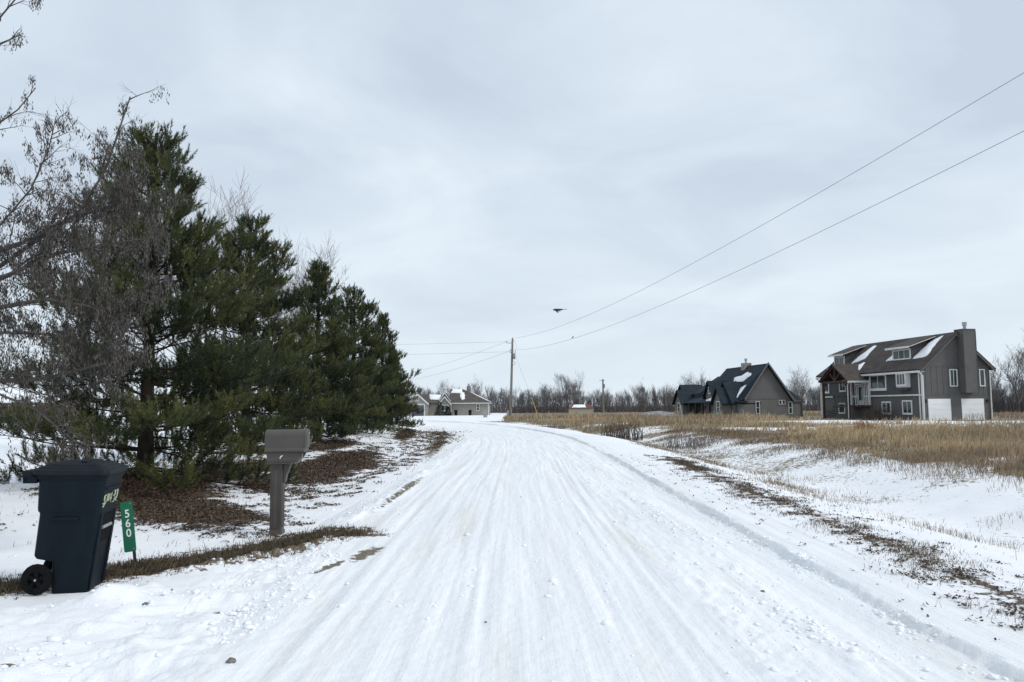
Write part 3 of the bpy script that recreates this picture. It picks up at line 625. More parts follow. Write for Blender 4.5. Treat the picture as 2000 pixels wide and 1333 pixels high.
for yy in (5.6, 8.2, 10.8, 13.4): MB().box(-1.75, -1.5, yy - .12, yy + .12, 0, 1.95).build('porch_post', M['black'], HM)
MB().box(-0.3, -0.02, 5.5, 15.2, 0.0, 2.0).build('porch_shade_panel', M['porch_shade'], HM)  # porch back coloured near black to stand for the porch shade
for yy in (9.2, 10.0, 10.8): MB().box(-0.36, -0.305, yy, yy + .45, 1.55, 1.85).build('transom_light', M['trim'], HM)
MB().box(-0.36, -0.305, 9.1, 11.4, 0.1, 1.45).build('door', M['darkwood'], HM)
for p in ([(-0.12, -0.06, 2), (-0.12, -0.06, .1)], [(8.2, -.06, 2), (8.2, -.06, .1)], [(-1.75, .9, 2), (-1.75, .9, .1)]): MB().tube(p, .07, 6).build('downspout', M['garage_dark'], HM)
chm = MB().box(3.35, 4.35, 5.8, 6.9, 6.0, 7.15).build('chimney', M['stone'], HM); MB().tube([(3.8, 6.3, 7.15), (3.8, 6.3, 7.5)], .14, 8).tube([(3.8, 6.3, 7.5), (3.8, 6.3, 7.75)], .2, 8).build('flue', M['metal'], chm)
f3m = lambda a, s: (-0.35 + s, a, 1.95 + s * (4.8 / 4.2))
for k, p in enumerate(([(2.0, 3.0), (3.0, 3.35), (7.2, 2.9), (6.4, 2.4), (5.2, 2.45), (6.6, 1.5), (5.0, 1.5), (3.0, 2.4)], [(0.6, 0.5), (1.1, 0.05), (1.9, 0.8), (2.0, 1.6), (1.0, 1.9)])): snow_patch(HM, p, f3m, .08, 20 + k)
f3l = lambda a, s: (-0.5 + s, a, 1.95 + s * .75)
for k, p in enumerate(([(10.6, 0.2), (12.6, 0.2), (12.2, 1.4), (12.0, 2.6), (11.2, 2.2)],)): snow_patch(HM, p, f3l, .08, 30 + k)
f3p = lambda a, s: (-1.9 + s, a, 1.95 + s * .452)
snow_patch(HM, [(5.6, .4), (7.6, .5), (7.2, 1.8), (5.9, 1.7)], f3p, .1, 41)

# ------------------------------------------------------------------ taupe house past the bend
HL = empty('hip_roof_house', (-12.3, 154.0, -0.17), 0)
tag(HL, 'taupe single storey house with snow patched hip roof beyond the road bend', 'house')
MB().box(0, 7.6, 0, 9, 0, 2.55).build('wall', M['wall_taupe'], HL)
MB().add([(-0.4, -0.4, 2.5), (8.1, -0.4, 2.5), (8.1, 9.4, 2.5), (-0.4, 9.4, 2.5), (-.4, 4.0, 5.35), (2.2, 4.0, 5.35), (-.4, 5.5, 5.35)], [(0, 1, 5, 4), (1, 2, 6, 5), (2, 3, 6), (3, 0, 4, 6), (4, 5, 6), (3, 2, 1, 0)]).build('roof', M['shingle_taupe'], HL)
MB().box(-0.45, 8.15, -0.5, -0.41, 2.36, 2.52).build('fascia', M['trim'], HL)
def gable_x(x0, x1, y0, ze, zp, depth, par=HL, wall='wall_taupe', roof_='shingle_taupe', tb='trim'):
    m_ = (x0 + x1) / 2; sl_ = (zp - ze) / (m_ - x0); ov = .3
    MB().prism([(x0, y0, 0), (x1, y0, 0), (x1, y0, ze), (m_, y0, zp - .05), (x0, y0, ze)], (0, depth, 0)).build('gable_wall', M[wall], par)
    MB().slab([(x0 - ov, y0 - .3, ze - ov * sl_), (x0 - ov, y0 + depth, ze - ov * sl_), (m_, y0 + depth, zp), (m_, y0 - .3, zp)][::-1], -.15).build('gable_roof', M[roof_], par)
    MB().slab([(x1 + ov, y0 - .3, ze - ov * sl_), (x1 + ov, y0 + depth, ze - ov * sl_), (m_, y0 + depth, zp), (m_, y0 - .3, zp)], -.15).build('gable_roof', M[roof_], par)
    for xa in (x0 - ov, x1 + ov): MB().prism([(xa, y0 - .34, ze - ov * sl_ - .2), (xa, y0 - .34, ze - ov * sl_ + .12), (m_, y0 - .34, zp + .12), (m_, y0 - .34, zp - .2)], (0, .035, 0)).build('rake_board', M[tb], par)
gable_x(-2.2, -0.1, -0.9, 2.5, 3.75, 4)
gable_x(-2.6, 0.1, 0.4, 2.6, 4.6, 4)
MB().box(-6.5, -2.2, -0.5, 6, 0, 2.5).build('wing_wall', M['wall_taupe'], HL)
MB().slab([(-7, -0.9, 2.4), (-2.0, -0.9, 2.4), (-2.0, 3.2, 4.2), (-7, 3.2, 4.2)], .15).build('roof', M['shingle_taupe'], HL)
gable_x(-8.2, -4.4, -2.6, 2.55, 4.25, 6)
garage_door(HL, 'gable', -2.6, -7.5, -5.1, 0.05, 2.0, 4, 'garage_dark')
trim(HL, 'gable', -2.6, -7.7, -7.52, 0, 2.2); trim(HL, 'gable', -2.6, -5.08, -4.9, 0, 2.2); trim(HL, 'gable', -2.6, -7.7, -4.9, 2.2, 2.4)
window(HL, 'gable', -2.6, -6.5, -6.1, 2.9, 3.6, 1, 1, .1); window(HL, 'gable', -0.9, -1.9, -0.4, 0.9, 2.2, 2, 1, .16); window(HL, 'gable', 0, 5.1, 5.7, 0.9, 2.3, 1, 2, .1)
for xa in (0.05, 7.5): trim(HL, 'gable', 0, xa - .08, xa + .08, 0, 2.4, 'trim', .05, 'corner_board')
chl = MB().box(2.9, 3.7, 4.3, 5.1, 4.3, 6.0).build('chimney', M['stone'], HL); MB().box(3.1, 3.5, 4.5, 4.9, 6.0, 6.5).build('flue', M['metal'], chl)
f3h = lambda a, s: (a, -0.4 + s, 2.5 + s * (2.85 / 4.4) + .005)
for k, p in enumerate(([(4.0, .9), (5.0, 1.3), (4.6, 3.3), (3.2, 3.2), (3.0, 2.0)], [(-.2, 3.1), (2.2, 3.1), (1.9, 4.3), (0, 4.3)])): snow_patch(HL, [(q[0] * (0.55 if k == 0 else 1), q[1]) for q in p], f3h, .12, 50 + k)
f3r = lambda a, s: (8.1 - s, a, 2.5 + s * (2.85 / 5.9) + .005)
snow_patch(HL, [(0.0, 0.1), (2.0, 0.3), (3.2, 4.0), (2.6, 4.2), (1.0, 1.4)], lambda a, s: (8.1 - s, a - .2, 2.56 + s * .475), .14, 53)
snow_patch(HL, [(-4.2, 1.6), (-2.2, 1.3), (-2.2, 3.6), (-4.6, 3.8)], lambda a, s: (a, -0.9 + s, 2.4 + s * (1.8 / 4.1) + .17), .14, 54)

# ------------------------------------------------------------------ brick house glimpsed behind the pines
M['brick'] = pmat('brown_brick', (0.13, 0.085, 0.065), (0.20, 0.14, 0.11), 3, 0.9, 0.4, 12)
HB = empty('brick_house', (-66, 96, -0.05), R(-6))
tag(HB, 'low brown brick house half hidden behind the seed laden tree', 'house')
MB().box(0, 9.5, 0, 7, 0, 2.6).build('wall', M['brick'], HB)
MB().slab([(-.5, -.5, 2.5), (10, -.5, 2.5), (10, 3.5, 4.3), (-.5, 3.5, 4.3)], .15).build('roof', M['snow'], HB); MB().slab([(-.5, 7.5, 2.5), (-.5, 3.5, 4.3), (10, 3.5, 4.3), (10, 7.5, 2.5)], .15).build('roof', M['shingle_taupe'], HB)
window(HB, 'gable', 0, 2.2, 3.6, 0.8, 2.2, 2, 1, .12); window(HB, 'gable', 0, 6.4, 7.6, 0.2, 2.2, 1, 1, .12)

# ------------------------------------------------------------------ small shed with a red roof
M['red_roof'] = pmat('red_metal_roof', (0.13, 0.035, 0.035), (0.19, 0.06, 0.06), 2, 0.6)
M['shed_wall'] = pmat('cream_board', (0.42, 0.38, 0.31), (0.52, 0.47, 0.39), 3, 0.8)
SH = empty('garden_shed', (9.6, 131, 0.0), R(-4)); tag(SH, 'little cream shed with a red roof standing in the tall grass', 'shed')
MB().box(0, 4.1, 0, 2.6, 0, 1.25).build('wall', M['shed_wall'], SH)
MB().slab([(-.15, -.15, 1.2), (4.25, -.15, 1.2), (3.7, 1.3, 1.75), (.5, 1.3, 1.75)], .05).build('roof', M['red_roof'], SH); MB().slab([(4.25, 2.75, 1.2), (-.15, 2.75, 1.2), (.5, 1.3, 1.75), (3.7, 1.3, 1.75)], .05).build('roof', M['red_roof'], SH)
for xa in (0.0, 1.35, 4.1): MB().box(xa - .05, xa + .05, -.05, -.004, 0, 1.2).build('corner_post', M['shed_wall'], SH)
snow_patch(SH, [(.5, .12), (2.9, .12), (2.8, 1.35), (.9, 1.38)], lambda a, s: (a, -.15 + s, 1.26 + s * .38), .06, 60)

# ------------------------------------------------------------------ utility poles and wires
M['pole'] = pmat('weathered_pole', (0.17, 0.155, 0.135), (0.27, 0.25, 0.22), 4, 0.9, 0.4, 20, stretch=(1, 1, .12), spec=.2)
M['wire'] = pmat('wire_aluminium', (0.22, 0.225, 0.23), (0.28, 0.285, 0.29), 2, 0.6)
M['yellow'] = pmat('yellow_guard', (0.45, 0.30, 0.05), (0.55, 0.38, 0.08), 4, 0.6)
M['greybox'] = pmat('utility_grey', (0.24, 0.25, 0.25), (0.33, 0.34, 0.34), 3, 0.6)
PB = (-0.3, 118.0)
U = empty('utility_pole', (PB[0], PB[1], gz(*PB) - .1), 0); tag(U, 'tall wooden utility pole with a grey transformer and guy wire by the road bend', 'utility pole')
MB().tube([(0, 0, 0), (0.12, 0, 4), (0.38, 0, 12.1)], [0.23, 0.20, 0.15], 12).build('pole', M['pole'], U)
MB().box(-.55, .30, -.05, .05, 11.4, 11.5).build('arm', M['metal'], U)
for xa, za_ in ((-.55, 11.5), (0.40, 12.05), (.02, 10.2), (.05, 9.9)):
    MB().tube([(xa, -.1, za_), (xa, -.1, za_ + .1), (xa, -.1, za_ + .24)], [.05, .09, .04], 8).build('insulator', M['greybox'], U)
t_ = MB().tube([(0.62, -.15, 8.95), (0.62, -.15, 9.0), (0.62, -.15, 9.75), (0.62, -.15, 9.85)], [.16, .2, .2, .12], 12).build('transformer', M['greybox'], U, True)
MB().tube([(0.78, -.15, 9.85), (0.82, -.15, 10.25)], [.06, .04], 8).build('bushing', M['metal'], t_)
MB().tube([(0.82, -.15, 10.2), (1.0, -.1, 10.8), (0.9, -.05, 11.4), (0.45, 0, 12.0)], .02, 4).build('jumper_wire', M['wire'], U)
MB().tube([(.55 + .22 * math.cos(a), -.2, 8.3 + .22 * math.sin(a)) for a in np.linspace(0, 6.28, 14)], .035, 5).build('wire_coil', M['greybox'], U)
MB().box(.22, .55, -.3, -.0, 1.6, 2.6).build('meter_box', M['greybox'], U, bevel=.03); MB().tube([(.36, -.15, 2.6), (.36, -.15, 3.3)], .05, 6).build('conduit', M['greybox'], U)
MB().box(-.55, -.2, -.3, .05, 0, 1.1).build('junction_box', M['greybox'], U, bevel=.03)
MB().tube([(.4, 0, 10.6), (3.2, -2.2, 3.0), (3.3, -2.3, 2.8)], .018, 4).build('guy_wire', M['wire'], U)
MB().tube([(3.2, -2.2, 3.0), (4.1, -3.0, .2)], .05, 6).build('guy_guard', M['yellow'], U)
P2 = (22.4, 190.0)
U2 = empty('utility_pole', (P2[0], P2[1], gz(*P2) - .1), 0); tag(U2, 'distant pale utility pole in front of the bare woods', 'utility pole')
MB().tube([(0, 0, 0), (0, 0, 8.4)], [.24, .18], 8).build('pole', M['pole'], U2); MB().box(-.9, .5, -.06, .06, 8.0, 8.12).build('arm', M['metal'], U2); MB().tube([(.25, -.2, 6.2), (.25, -.2, 7.2)], .24, 8).build('transformer', M['greybox'], U2)
def wire(a, b, sag, label, r_=.007, n=40):
    a, b = Vector(a), Vector(b); pts = [a.lerp(b, t) - Vector((0, 0, 4 * sag * t * (1 - t))) for t in np.linspace(0, 1, n)]
    rr = [r_ + .00009 * max(p.y, 0) for p in pts]
    o = MB().tube(pts, rr, 4).build('power_line', M['wire'], None); return tag(o, label, 'power line', 'overhead wires at the bend pole')
bz = gz(*PB) - .1
wire((0.12, 117.95, bz + 12.2), (15.9, 5.0, 11.22), 1.95, 'upper power line from the transformer pole rising to the right')
wire((-.2, 117.9, bz + 10.35), (15.7, 5.0, 9.60), 1.98, 'lower power line from the transformer pole rising to the right')
wire((-.9, 117.9, bz + 11.65), (-75, 118, 11.6), .5, 'upper level power line running left behind the pines')
wire((-.35, 117.9, bz + 10.1), (-75, 118, 10.0), .5, 'lower level power line running left behind the pines')
wire((-.3, 118.1, bz + 11.9), (-42, 240, 10.8), 1.2, 'upper power line dropping away beyond the taupe house')
wire((-.4, 118.1, bz + 10.2), (-42, 240, 9.0), 1.2, 'lower power line dropping away beyond the taupe house')
PD = (-3.95, 112.0)
pd = MB().box(-.28, .28, -.25, .25, -.1, .75).prism([(-.28, -.25, .75), (.28, -.25, .75), (.2, -.2, .95), (-.2, -.2, .95)], (0, .45, 0)).build('utility_pedestal', M['greybox'], None, bevel=.04)
pd.location = (*PD, gz(*PD)); tag(pd, 'squat grey utility pedestal in the snow beside the transformer pole', 'pedestal')
stk = MB().bar((0, 0, -.1), (-.24, 0, 1.5), .09, .03).build('marker_stake', M['trim'], None); stk.location = (16.56, 75, gz(16.56, 75)); tag(stk, 'leaning white marker stake in the grass before the gabled house', 'stake')

# ------------------------------------------------------------------ birds
M['bird_dark'] = pmat('bird_black', (0.010, 0.012, 0.014), (0.02, 0.022, 0.025), 20, 0.5)
M['bird_white'] = pmat('bird_white', (0.55, 0.55, 0.52), (0.65, 0.65, 0.62), 20, 0.7)
B_ = empty('bird', (0.99, 16.0, 3.60), R(172)); tag(B_, 'black and white bird gliding above the road with its tail stretched out', 'bird')
ring = lambda x_, ry_, rz_, cz: [(x_, ry_ * math.cos(a), cz + rz_ * math.sin(a)) for a in np.linspace(0, 2 * math.pi, 10, endpoint=False)]
MB().loft([ring(.135, .003, .003, .010), ring(.118, .010, .009, .012), ring(.10, .022, .020, .014), ring(.065, .028, .026, .010), ring(.0, .032, .026, .008), ring(-.05, .022, .016, .014), ring(-.085, .010, .008, .017)]).build('body', M['bird_dark'], B_, True)
MB().loft([ring(.045, .016, .010, -.018), ring(.015, .026, .022, -.026), ring(-.03, .022, .016, -.016), ring(-.065, .008, .006, .004)]).build('belly', M['bird_white'], B_, True)
MB().prism([(-.07, -.008, .012), (-.07, .008, .012), (-.15, .010, .014), (-.168, .024, .018), (-.160, 0, .016), (-.168, -.024, .018), (-.15, -.010, .014)], (0, 0, .007)).build('tail', M['bird_dark'], B_)
for s_ in (-1, 1):
    MB().slab([(.085, s_ * .022, .016), (.0, s_ * .030, .014), (.015, s_ * .065, -.020), (.030, s_ * .085, -.048), (.060, s_ * .070, -.026)], .005).build('wing', M['bird_dark'], B_)
bw = Vector((0.12, 117.95, bz + 12.2))
b2 = empty('bird', (0, 0, 0), 0); tag(b2, 'tiny dark bird perched on the lower power line', 'bird')
tq = .385; pa_ = Vector((-.2, 117.9, bz + 10.35)).lerp(Vector((15.7, 5, 9.60)), tq); b2.location = (pa_.x, pa_.y, pa_.z - 4 * 1.98 * tq * (1 - tq) + .02)
MB().loft([ring(.10, .005, .005, .20), ring(.07, .04, .04, .20), ring(.03, .05, .06, .15), ring(-.04, .06, .07, .10), ring(-.10, .02, .03, .05)]).build('body', M['bird_dark'], b2, True)
MB().prism([(-.08, -.02, .06), (-.08, .02, .06), (-.2, .025, -.02), (-.2, -.025, -.02)], (0, 0, .015)).build('tail', M['bird_dark'], b2)

# ------------------------------------------------------------------ wheeled bin
M['bin'] = pmat('dark_blue_plastic', (0.0022, 0.0062, 0.0105), (0.004, 0.010, 0.0165), 7, 0.6, 0.12, 60, spec=.16, stretch=(1, 1, .25))
M['binlid'] = pmat('dark_lid_plastic', (0.006, 0.008, 0.013), (0.011, 0.014, 0.021), 9, 0.6, 0.15, 50, spec=.2)
M['rubber_recess_shade'] = pmat('rubber_recess_shade', (0.003, 0.003, 0.0035), (0.008, 0.008, 0.009), 20, 0.8, .4, 60, spec=.12)
M['paint'] = pmat('pale_green_paint', (0.34, 0.42, 0.25), (0.55, 0.60, 0.42), 30, 0.7)
BN = empty('wheeled_bin', (-3.97, 7.06, 0.0), R(12)); BN.scale = (.98, .98, 1.06); BN.rotation_euler = (0, R(1.6), R(12)); tag(BN, 'dark blue wheeled rubbish bin with painted numbers beside the driveway', 'bin')
def rrect(xb, xf, hw, z, r_=.05, n=4):
    o = []
    for cx_, cy_, a0 in ((xf - r_, hw - r_, 0), (xb + r_, hw - r_, 90), (xb + r_, -hw + r_, 180), (xf - r_, -hw + r_, 270)):
        for k in range(n + 1):
            a = R(a0 + 90 * k / n); o.append((cx_ + r_ * math.cos(a), cy_ + r_ * math.sin(a), z))
    return o
lv = [(0.0, -.10, .195, .215, .03), (.02, -.105, .20, .22, .04), (.26, -.11, .225, .236, .04), (.285, -.24, .227, .240, .04), (.31, -.262, .229, .242, .05), (.655, -.235, .268, .266, .055), (.675, -.25, .270, .274, .055), (.70, -.252, .273, .276, .055), (.925, -.25, .305, .296, .055), (.94, -.268, .318, .31, .055), (.975, -.27, .32, .312, .055)]
MB().loft([rrect(b, f, h, z_, r_) for z_, b, f, h, r_ in lv]).build('body', M['bin'], BN, smooth=False, bevel=.004, seg=1)
lid = MB().loft([rrect(-.30, .335, .325, .968, .06), rrect(-.305, .34, .33, .985, .06), rrect(-.30, .332, .325, 1.012, .06), rrect(-.27, .30, .295, 1.018, .05), rrect(-.262, .292, .287, 1.034, .05), rrect(-.23, .25, .25, 1.040, .05), rrect(-.222, .242, .242, 1.054, .05), rrect(-.12, .14, .14, 1.072, .05)]).build('lid', M['binlid'], BN, smooth=False, bevel=.003, seg=1)
MB().box(-.38, -.29, -.29, .29, .955, 1.005).build('hinge_bar', M['binlid'], lid, bevel=.015)
for yy in (-.26, 0, .26): MB().box(-.372, -.255, yy - .03, yy + .03, .90, .962).build('handle_lug', M['bin'], BN, bevel=.01)
MB().tube([(-.345, -.29, .93), (-.345, .29, .93)], .016, 8).build('handle', M['bin'], BN)
for k in range(3): MB().box(-.02 + k * .075, .03 + k * .075, -.18, .18, 1.0715 - abs(k - 1) * .012, 1.075 - abs(k - 1) * .012).build('lid_rib', M['binlid'], lid)
# front: dark flat panel for the lifting recess's shade, bar, lower pocket, painted scrawl
fx = lambda z_: np.interp(z_, [l_[0] for l_ in lv], [l_[2] for l_ in lv])
MB().prism([(fx(.42) + .003, -.15, .40), (fx(.42) + .003, .15, .40), (fx(.64) + .003, .165, .63), (fx(.64) + .003, -.165, .63)], (.002, 0, 0)).build('recess_shade_panel', M['rubber_recess_shade'], BN)
MB().tube([(fx(.53) + .012, -.15, .525), (fx(.53) + .012, .10, .525)], .014, 8).build('lift_bar', M['metal'], BN)
for s_ in (-1, 1): MB().prism([(fx(.02) + .001, s_ * .15, .02), (fx(.02) + .001, s_ * .21, .02), (fx(.6) + .001, s_ * .225, .64), (fx(.6) + .001, s_ * .17, .64)], (.014, 0, 0)).build('front_rib', M['bin'], BN)
MB().prism([(fx(.85) + .001, -.22, .845), (fx(.85) + .001, .22, .845), (fx(.85) + .001, .22, .86), (fx(.85) + .001, -.22, .86)], (.012, 0, 0)).build('front_ridge', M['bin'], BN)
MB().box(-.12, .10, -.2785, -.268, .60, .625).build('side_ridge', M['bin'], BN)
strokes = [[(-.20, .80), (-.235, .79), (-.225, .755), (-.20, .745), (-.225, .72), (-.25, .735)], [(-.205, .73), (-.23, .70)], [(-.16, .81), (-.175, .72)], [(-.10, .80), (-.13, .78), (-.125, .74), (-.095, .745), (-.08, .78), (-.10, .80)], [(-.05, .80), (-.065, .75), (-.02, .76)], [(-.02, .81), (-.03, .72)], [(.04, .81), (.075, .815), (.08, .78), (.05, .77), (.085, .755), (.075, .72), (.04, .715)], [(.11, .81), (.15, .815), (.155, .76), (.115, .725), (.16, .715)]]
for sk in strokes:
    mb = MB()
    for (a, b), (c, d) in zip(sk[:-1], sk[1:]): mb.bar((fx(b) + .0075, a, b), (fx(d) + .0075, c, d), .011, .003)
    mb.build('painted_stroke', M['paint'], BN)
for s_ in (-1, 1):
    wh = empty('wheel'); wh.parent = BN; wh.location = (-.215, s_ * .245, .124); wh.scale = (.92, .92, 1); wh.rotation_euler = (R(90), 0, 0)
    prof = [(.07, -.025), (.118, -.028), (.13, -.02), (.135, 0), (.13, .02), (.118, .028), (.07, .025)]
    V_ = []; n_ = 36
    for k in range(n_):
        a = 2 * math.pi * k / n_
        for r_, h_ in prof: V_.append((r_ * math.cos(a) * (1.015 if k % 2 else 1), r_ * math.sin(a) * (1.015 if k % 2 else 1), h_))
    m_ = len(prof); MB().add(V_, [(k * m_ + j, ((k + 1) % n_) * m_ + j, ((k + 1) % n_) * m_ + (j + 1) % m_, k * m_ + (j + 1) % m_) for k in range(n_) for j in range(m_)]).build('tyre', M['rubber_recess_shade'], wh)
    mb = MB().tube([(0, 0, -.03), (0, 0, .03)], .03, 14)
    for k in range(5):
        a = 2 * math.pi * k / 5 + .3; mb.bar((.02 * math.cos(a), .02 * math.sin(a), s_ * -.005), (.09 * math.cos(a), .09 * math.sin(a), s_ * -.005), .034, .03)
    mb.tube([(0, 0, -.008), (0, 0, .004)], .085, 20); mb.build('rim', M['rubber_recess_shade'], wh)
    MB().tube([(0, 0, -.036), (0, 0, .036)], .010, 10).build('hub', M['metal'], wh)
MB().tube([(-.215, -.23, .124), (-.215, .23, .124)], .012, 8).build('axle', M['metal'], BN)

# ------------------------------------------------------------------ house number marker
M['green'] = pmat('green_sheeting', (0.004, 0.115, 0.060), (0.006, 0.14, 0.075), 6, 0.4)
M['whitep'] = pmat('white_sheeting', (0.78, 0.79, 0.78), (0.82, 0.82, 0.81), 10, 0.5)
SG = empty('address_marker', (-3.89, 7.99, 0.0), 0); SG.rotation_euler = (R(-1), R(-6.5), R(24)); tag(SG, 'tilted green address marker reading 560 on a thin black post', 'address marker')
MB().box(.018, .048, .004, .022, -.12, .60).build('post', M['black'], SG)
pl = MB().prism([(x_, -.004, z_ + .405) for x_, z_ in [(p[0], p[1]) for p in [(q[0] * 1, q[1]) for q in [(c_[0], c_[1]) for c_ in [(v[0], v[1]) for v in rrect(-.056, .056, .255, 0, .018, 4)]]]]], (0, .006, 0))
pl.build('plate', M['green'], SG)
for k, chh in enumerate('560'):
    cu = bpy.data.curves.new('digit', 'FONT'); cu.body = chh; cu.size = .112; cu.extrude = .0008; cu.align_x = 'CENTER'; cu.offset = .0016
    to = bpy.data.objects.new('digit', cu); COL.objects.link(to); dg = bpy.context.evaluated_depsgraph_get()
    me = bpy.data.meshes.new_from_object(to.evaluated_get(dg)); bpy.data.objects.remove(to)
    o = link('digit', me, M['whitep'], SG); o.rotation_euler = (R(90), 0, 0); o.location = (.0, -.0056, .50 - k * .098); o.scale = (.86, 1, 1)
for zz_ in (.635, .178): MB().tube([(.033, -.008, zz_), (.033, .0, zz_)], .006, 8).build('bolt', M['metal'], SG)

# ------------------------------------------------------------------ mailbox
M['mail'] = pmat('taupe_plastic', (0.074, 0.065, 0.058), (0.088, 0.078, 0.070), 5, 0.55, 0.1, 80)
MX = empty('mailbox', (-3.02, 9.97, 0.0), R(3)); tag(MX, 'taupe plastic mailbox on a panelled post beside the snowy road', 'mailbox')
MB().box(-.075, .075, -.075, .075, -.1, .885).build('post', M['mail'], MX, bevel=.006)
for f_ in ('front', 'gable'):
    pass
for a0, a1, z0, z1 in ((-.05, -.042, .09, .84), (.042, .05, .09, .84), (-.042, .042, .832, .84), (-.042, .042, .09, .098)):
    MB().box(a0 * 1.0, a1 * 1.0, -.087, -.0755, z0, z1).build('panel_moulding', M['mail'], MX)
    MB().box(.0755, .081, a0, a1, z0, z1 - (.25 if z1 > .5 else 0)).build('panel_moulding', M['mail'], MX)
MB().box(-.085, .085, -.085, .085, -.1, .05).build('post_base', M['mail'], MX, bevel=.008)
MB().prism([(.08, -.05, .885), (.165, -.05, .885), (.155, -.05, .83), (.12, -.05, .74), (.105, -.05, .66), (.08, -.05, .64)], (0, .1, 0)).build('bracket', M['mail'], MX, bevel=.006)
MB().prism([(-.10, -.115, .885), (.20, -.115, .885), (.20, -.115, .905), (-.10, -.115, .905)], (0, .23, 0)).build('support_plate', M['mail'], MX, bevel=.005)
pb = MB().prism([(-.115, -.12, .905), (.27, -.12, .905), (.285, -.12, .94), (.292, -.12, 1.035), (-.115, -.12, 1.035)], (0, .24, 0)).build('paper_box', M['mail'], MX, bevel=.006)
MB().box(-.10, .27, -.1235, -.1205, .985, .992).build('moulding', M['mail'], pb); MB().box(-.10, .25, -.1235, -.1205, .925, .932).build('moulding', M['mail'], pb)
for s_ in (-1, 1): MB().prism([(.293, s_ * .105, .94), (.345, s_ * .105, 1.034), (.293, s_ * .105, 1.034)], (0, .012, 0)).build('side_rib', M['mail'], pb)
sec = [(-.135, 1.035), (-.145, 1.05), (-.14, 1.08), (-.13, 1.09), (-.13, 1.25), (-.118, 1.285), (-.08, 1.312), (-.03, 1.322), (.03, 1.322), (.08, 1.312), (.118, 1.285), (.13, 1.25), (.13, 1.09), (.14, 1.08), (.145, 1.05), (.135, 1.035)]
bd = MB().prism([(-.14, a, b) for a, b in sec], (.50, 0, 0)).build('box_body', M['mail'], MX, bevel=.004)
do = MB().prism([(.361, a * .93, 1.04 + (b - 1.035) * .96) for a, b in sec[3:13]], (.016, 0, 0)).build('door', M['mail'], MX, bevel=.004)
MB().prism([(.378, a * .7, 1.075 + (b - 1.035) * .72) for a, b in sec[3:13]], (.004, 0, 0)).build('door_panel', M['mail'], do); MB().box(.378, .395, -.02, .02, 1.27, 1.285).build('door_knob', M['metal'], do)
MB().prism([(.355, a * 1.03, 1.035 + (b - 1.035) * 1.03) for a, b in sec[3:13]], (.02, 0, 0)).build('door_rim', M['mail'], bd)
MB().tube([(.055, -.124, .955), (.06, -.13, .975), (.075, -.13, .99), (.09, -.13, .995)], [.006, .008, .008, .005], 6).build('flag_clip', M['whitep'], MX)

# ------------------------------------------------------------------ vegetation helpers
def unit(v): return v / np.maximum(np.linalg.norm(v, axis=-1, keepdims=True), 1e-9)
def needle_mesh(name, P, D, Ls, shade, K, nl, nw, rg):
    """bottlebrush shoots: P base points, D directions, Ls lengths, shade 0..1 (dark green .. olive)"""
    n = len(P); D = unit(D)
    ref = np.where(np.abs(D[:, 2:3]) > 0.9, np.array([[1., 0, 0]]), np.array([[0., 0, 1.]]))
    A = unit(np.cross(D, ref)); B = np.cross(D, A)
    t = rg.random((n, K)) ** 0.75; ph = rg.random((n, K)) * 2 * np.pi
    ang = np.radians(60 - 36 * t + rg.normal(0, 7, (n, K)))
    rad = A[:, None] * np.cos(ph)[..., None] + B[:, None] * np.sin(ph)[..., None]
    nd = D[:, None] * np.cos(ang)[..., None] + rad * np.sin(ang)[..., None]
    base = P[:, None] + D[:, None] * (t * Ls[:, None])[..., None]
    ln = nl * rg.uniform(0.75, 1.15, (n, K)); tip = base + nd * ln[..., None]; tip[..., 2] -= 0.012 * rg.random((n, K))
    side = unit(np.cross(nd, rg.normal(size=(n, K, 3)))) * (nw / 2)
    V = np.stack([base - side, base + side, tip], 2).reshape(-1, 3)
    F = np.arange(len(V)).reshape(-1, 3)
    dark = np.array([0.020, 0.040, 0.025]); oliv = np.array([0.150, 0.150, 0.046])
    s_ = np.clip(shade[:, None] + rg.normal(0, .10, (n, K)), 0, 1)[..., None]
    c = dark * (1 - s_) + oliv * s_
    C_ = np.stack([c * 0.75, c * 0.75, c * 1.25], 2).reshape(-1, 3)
    return np_mesh(name, V, F, False, color=C_)
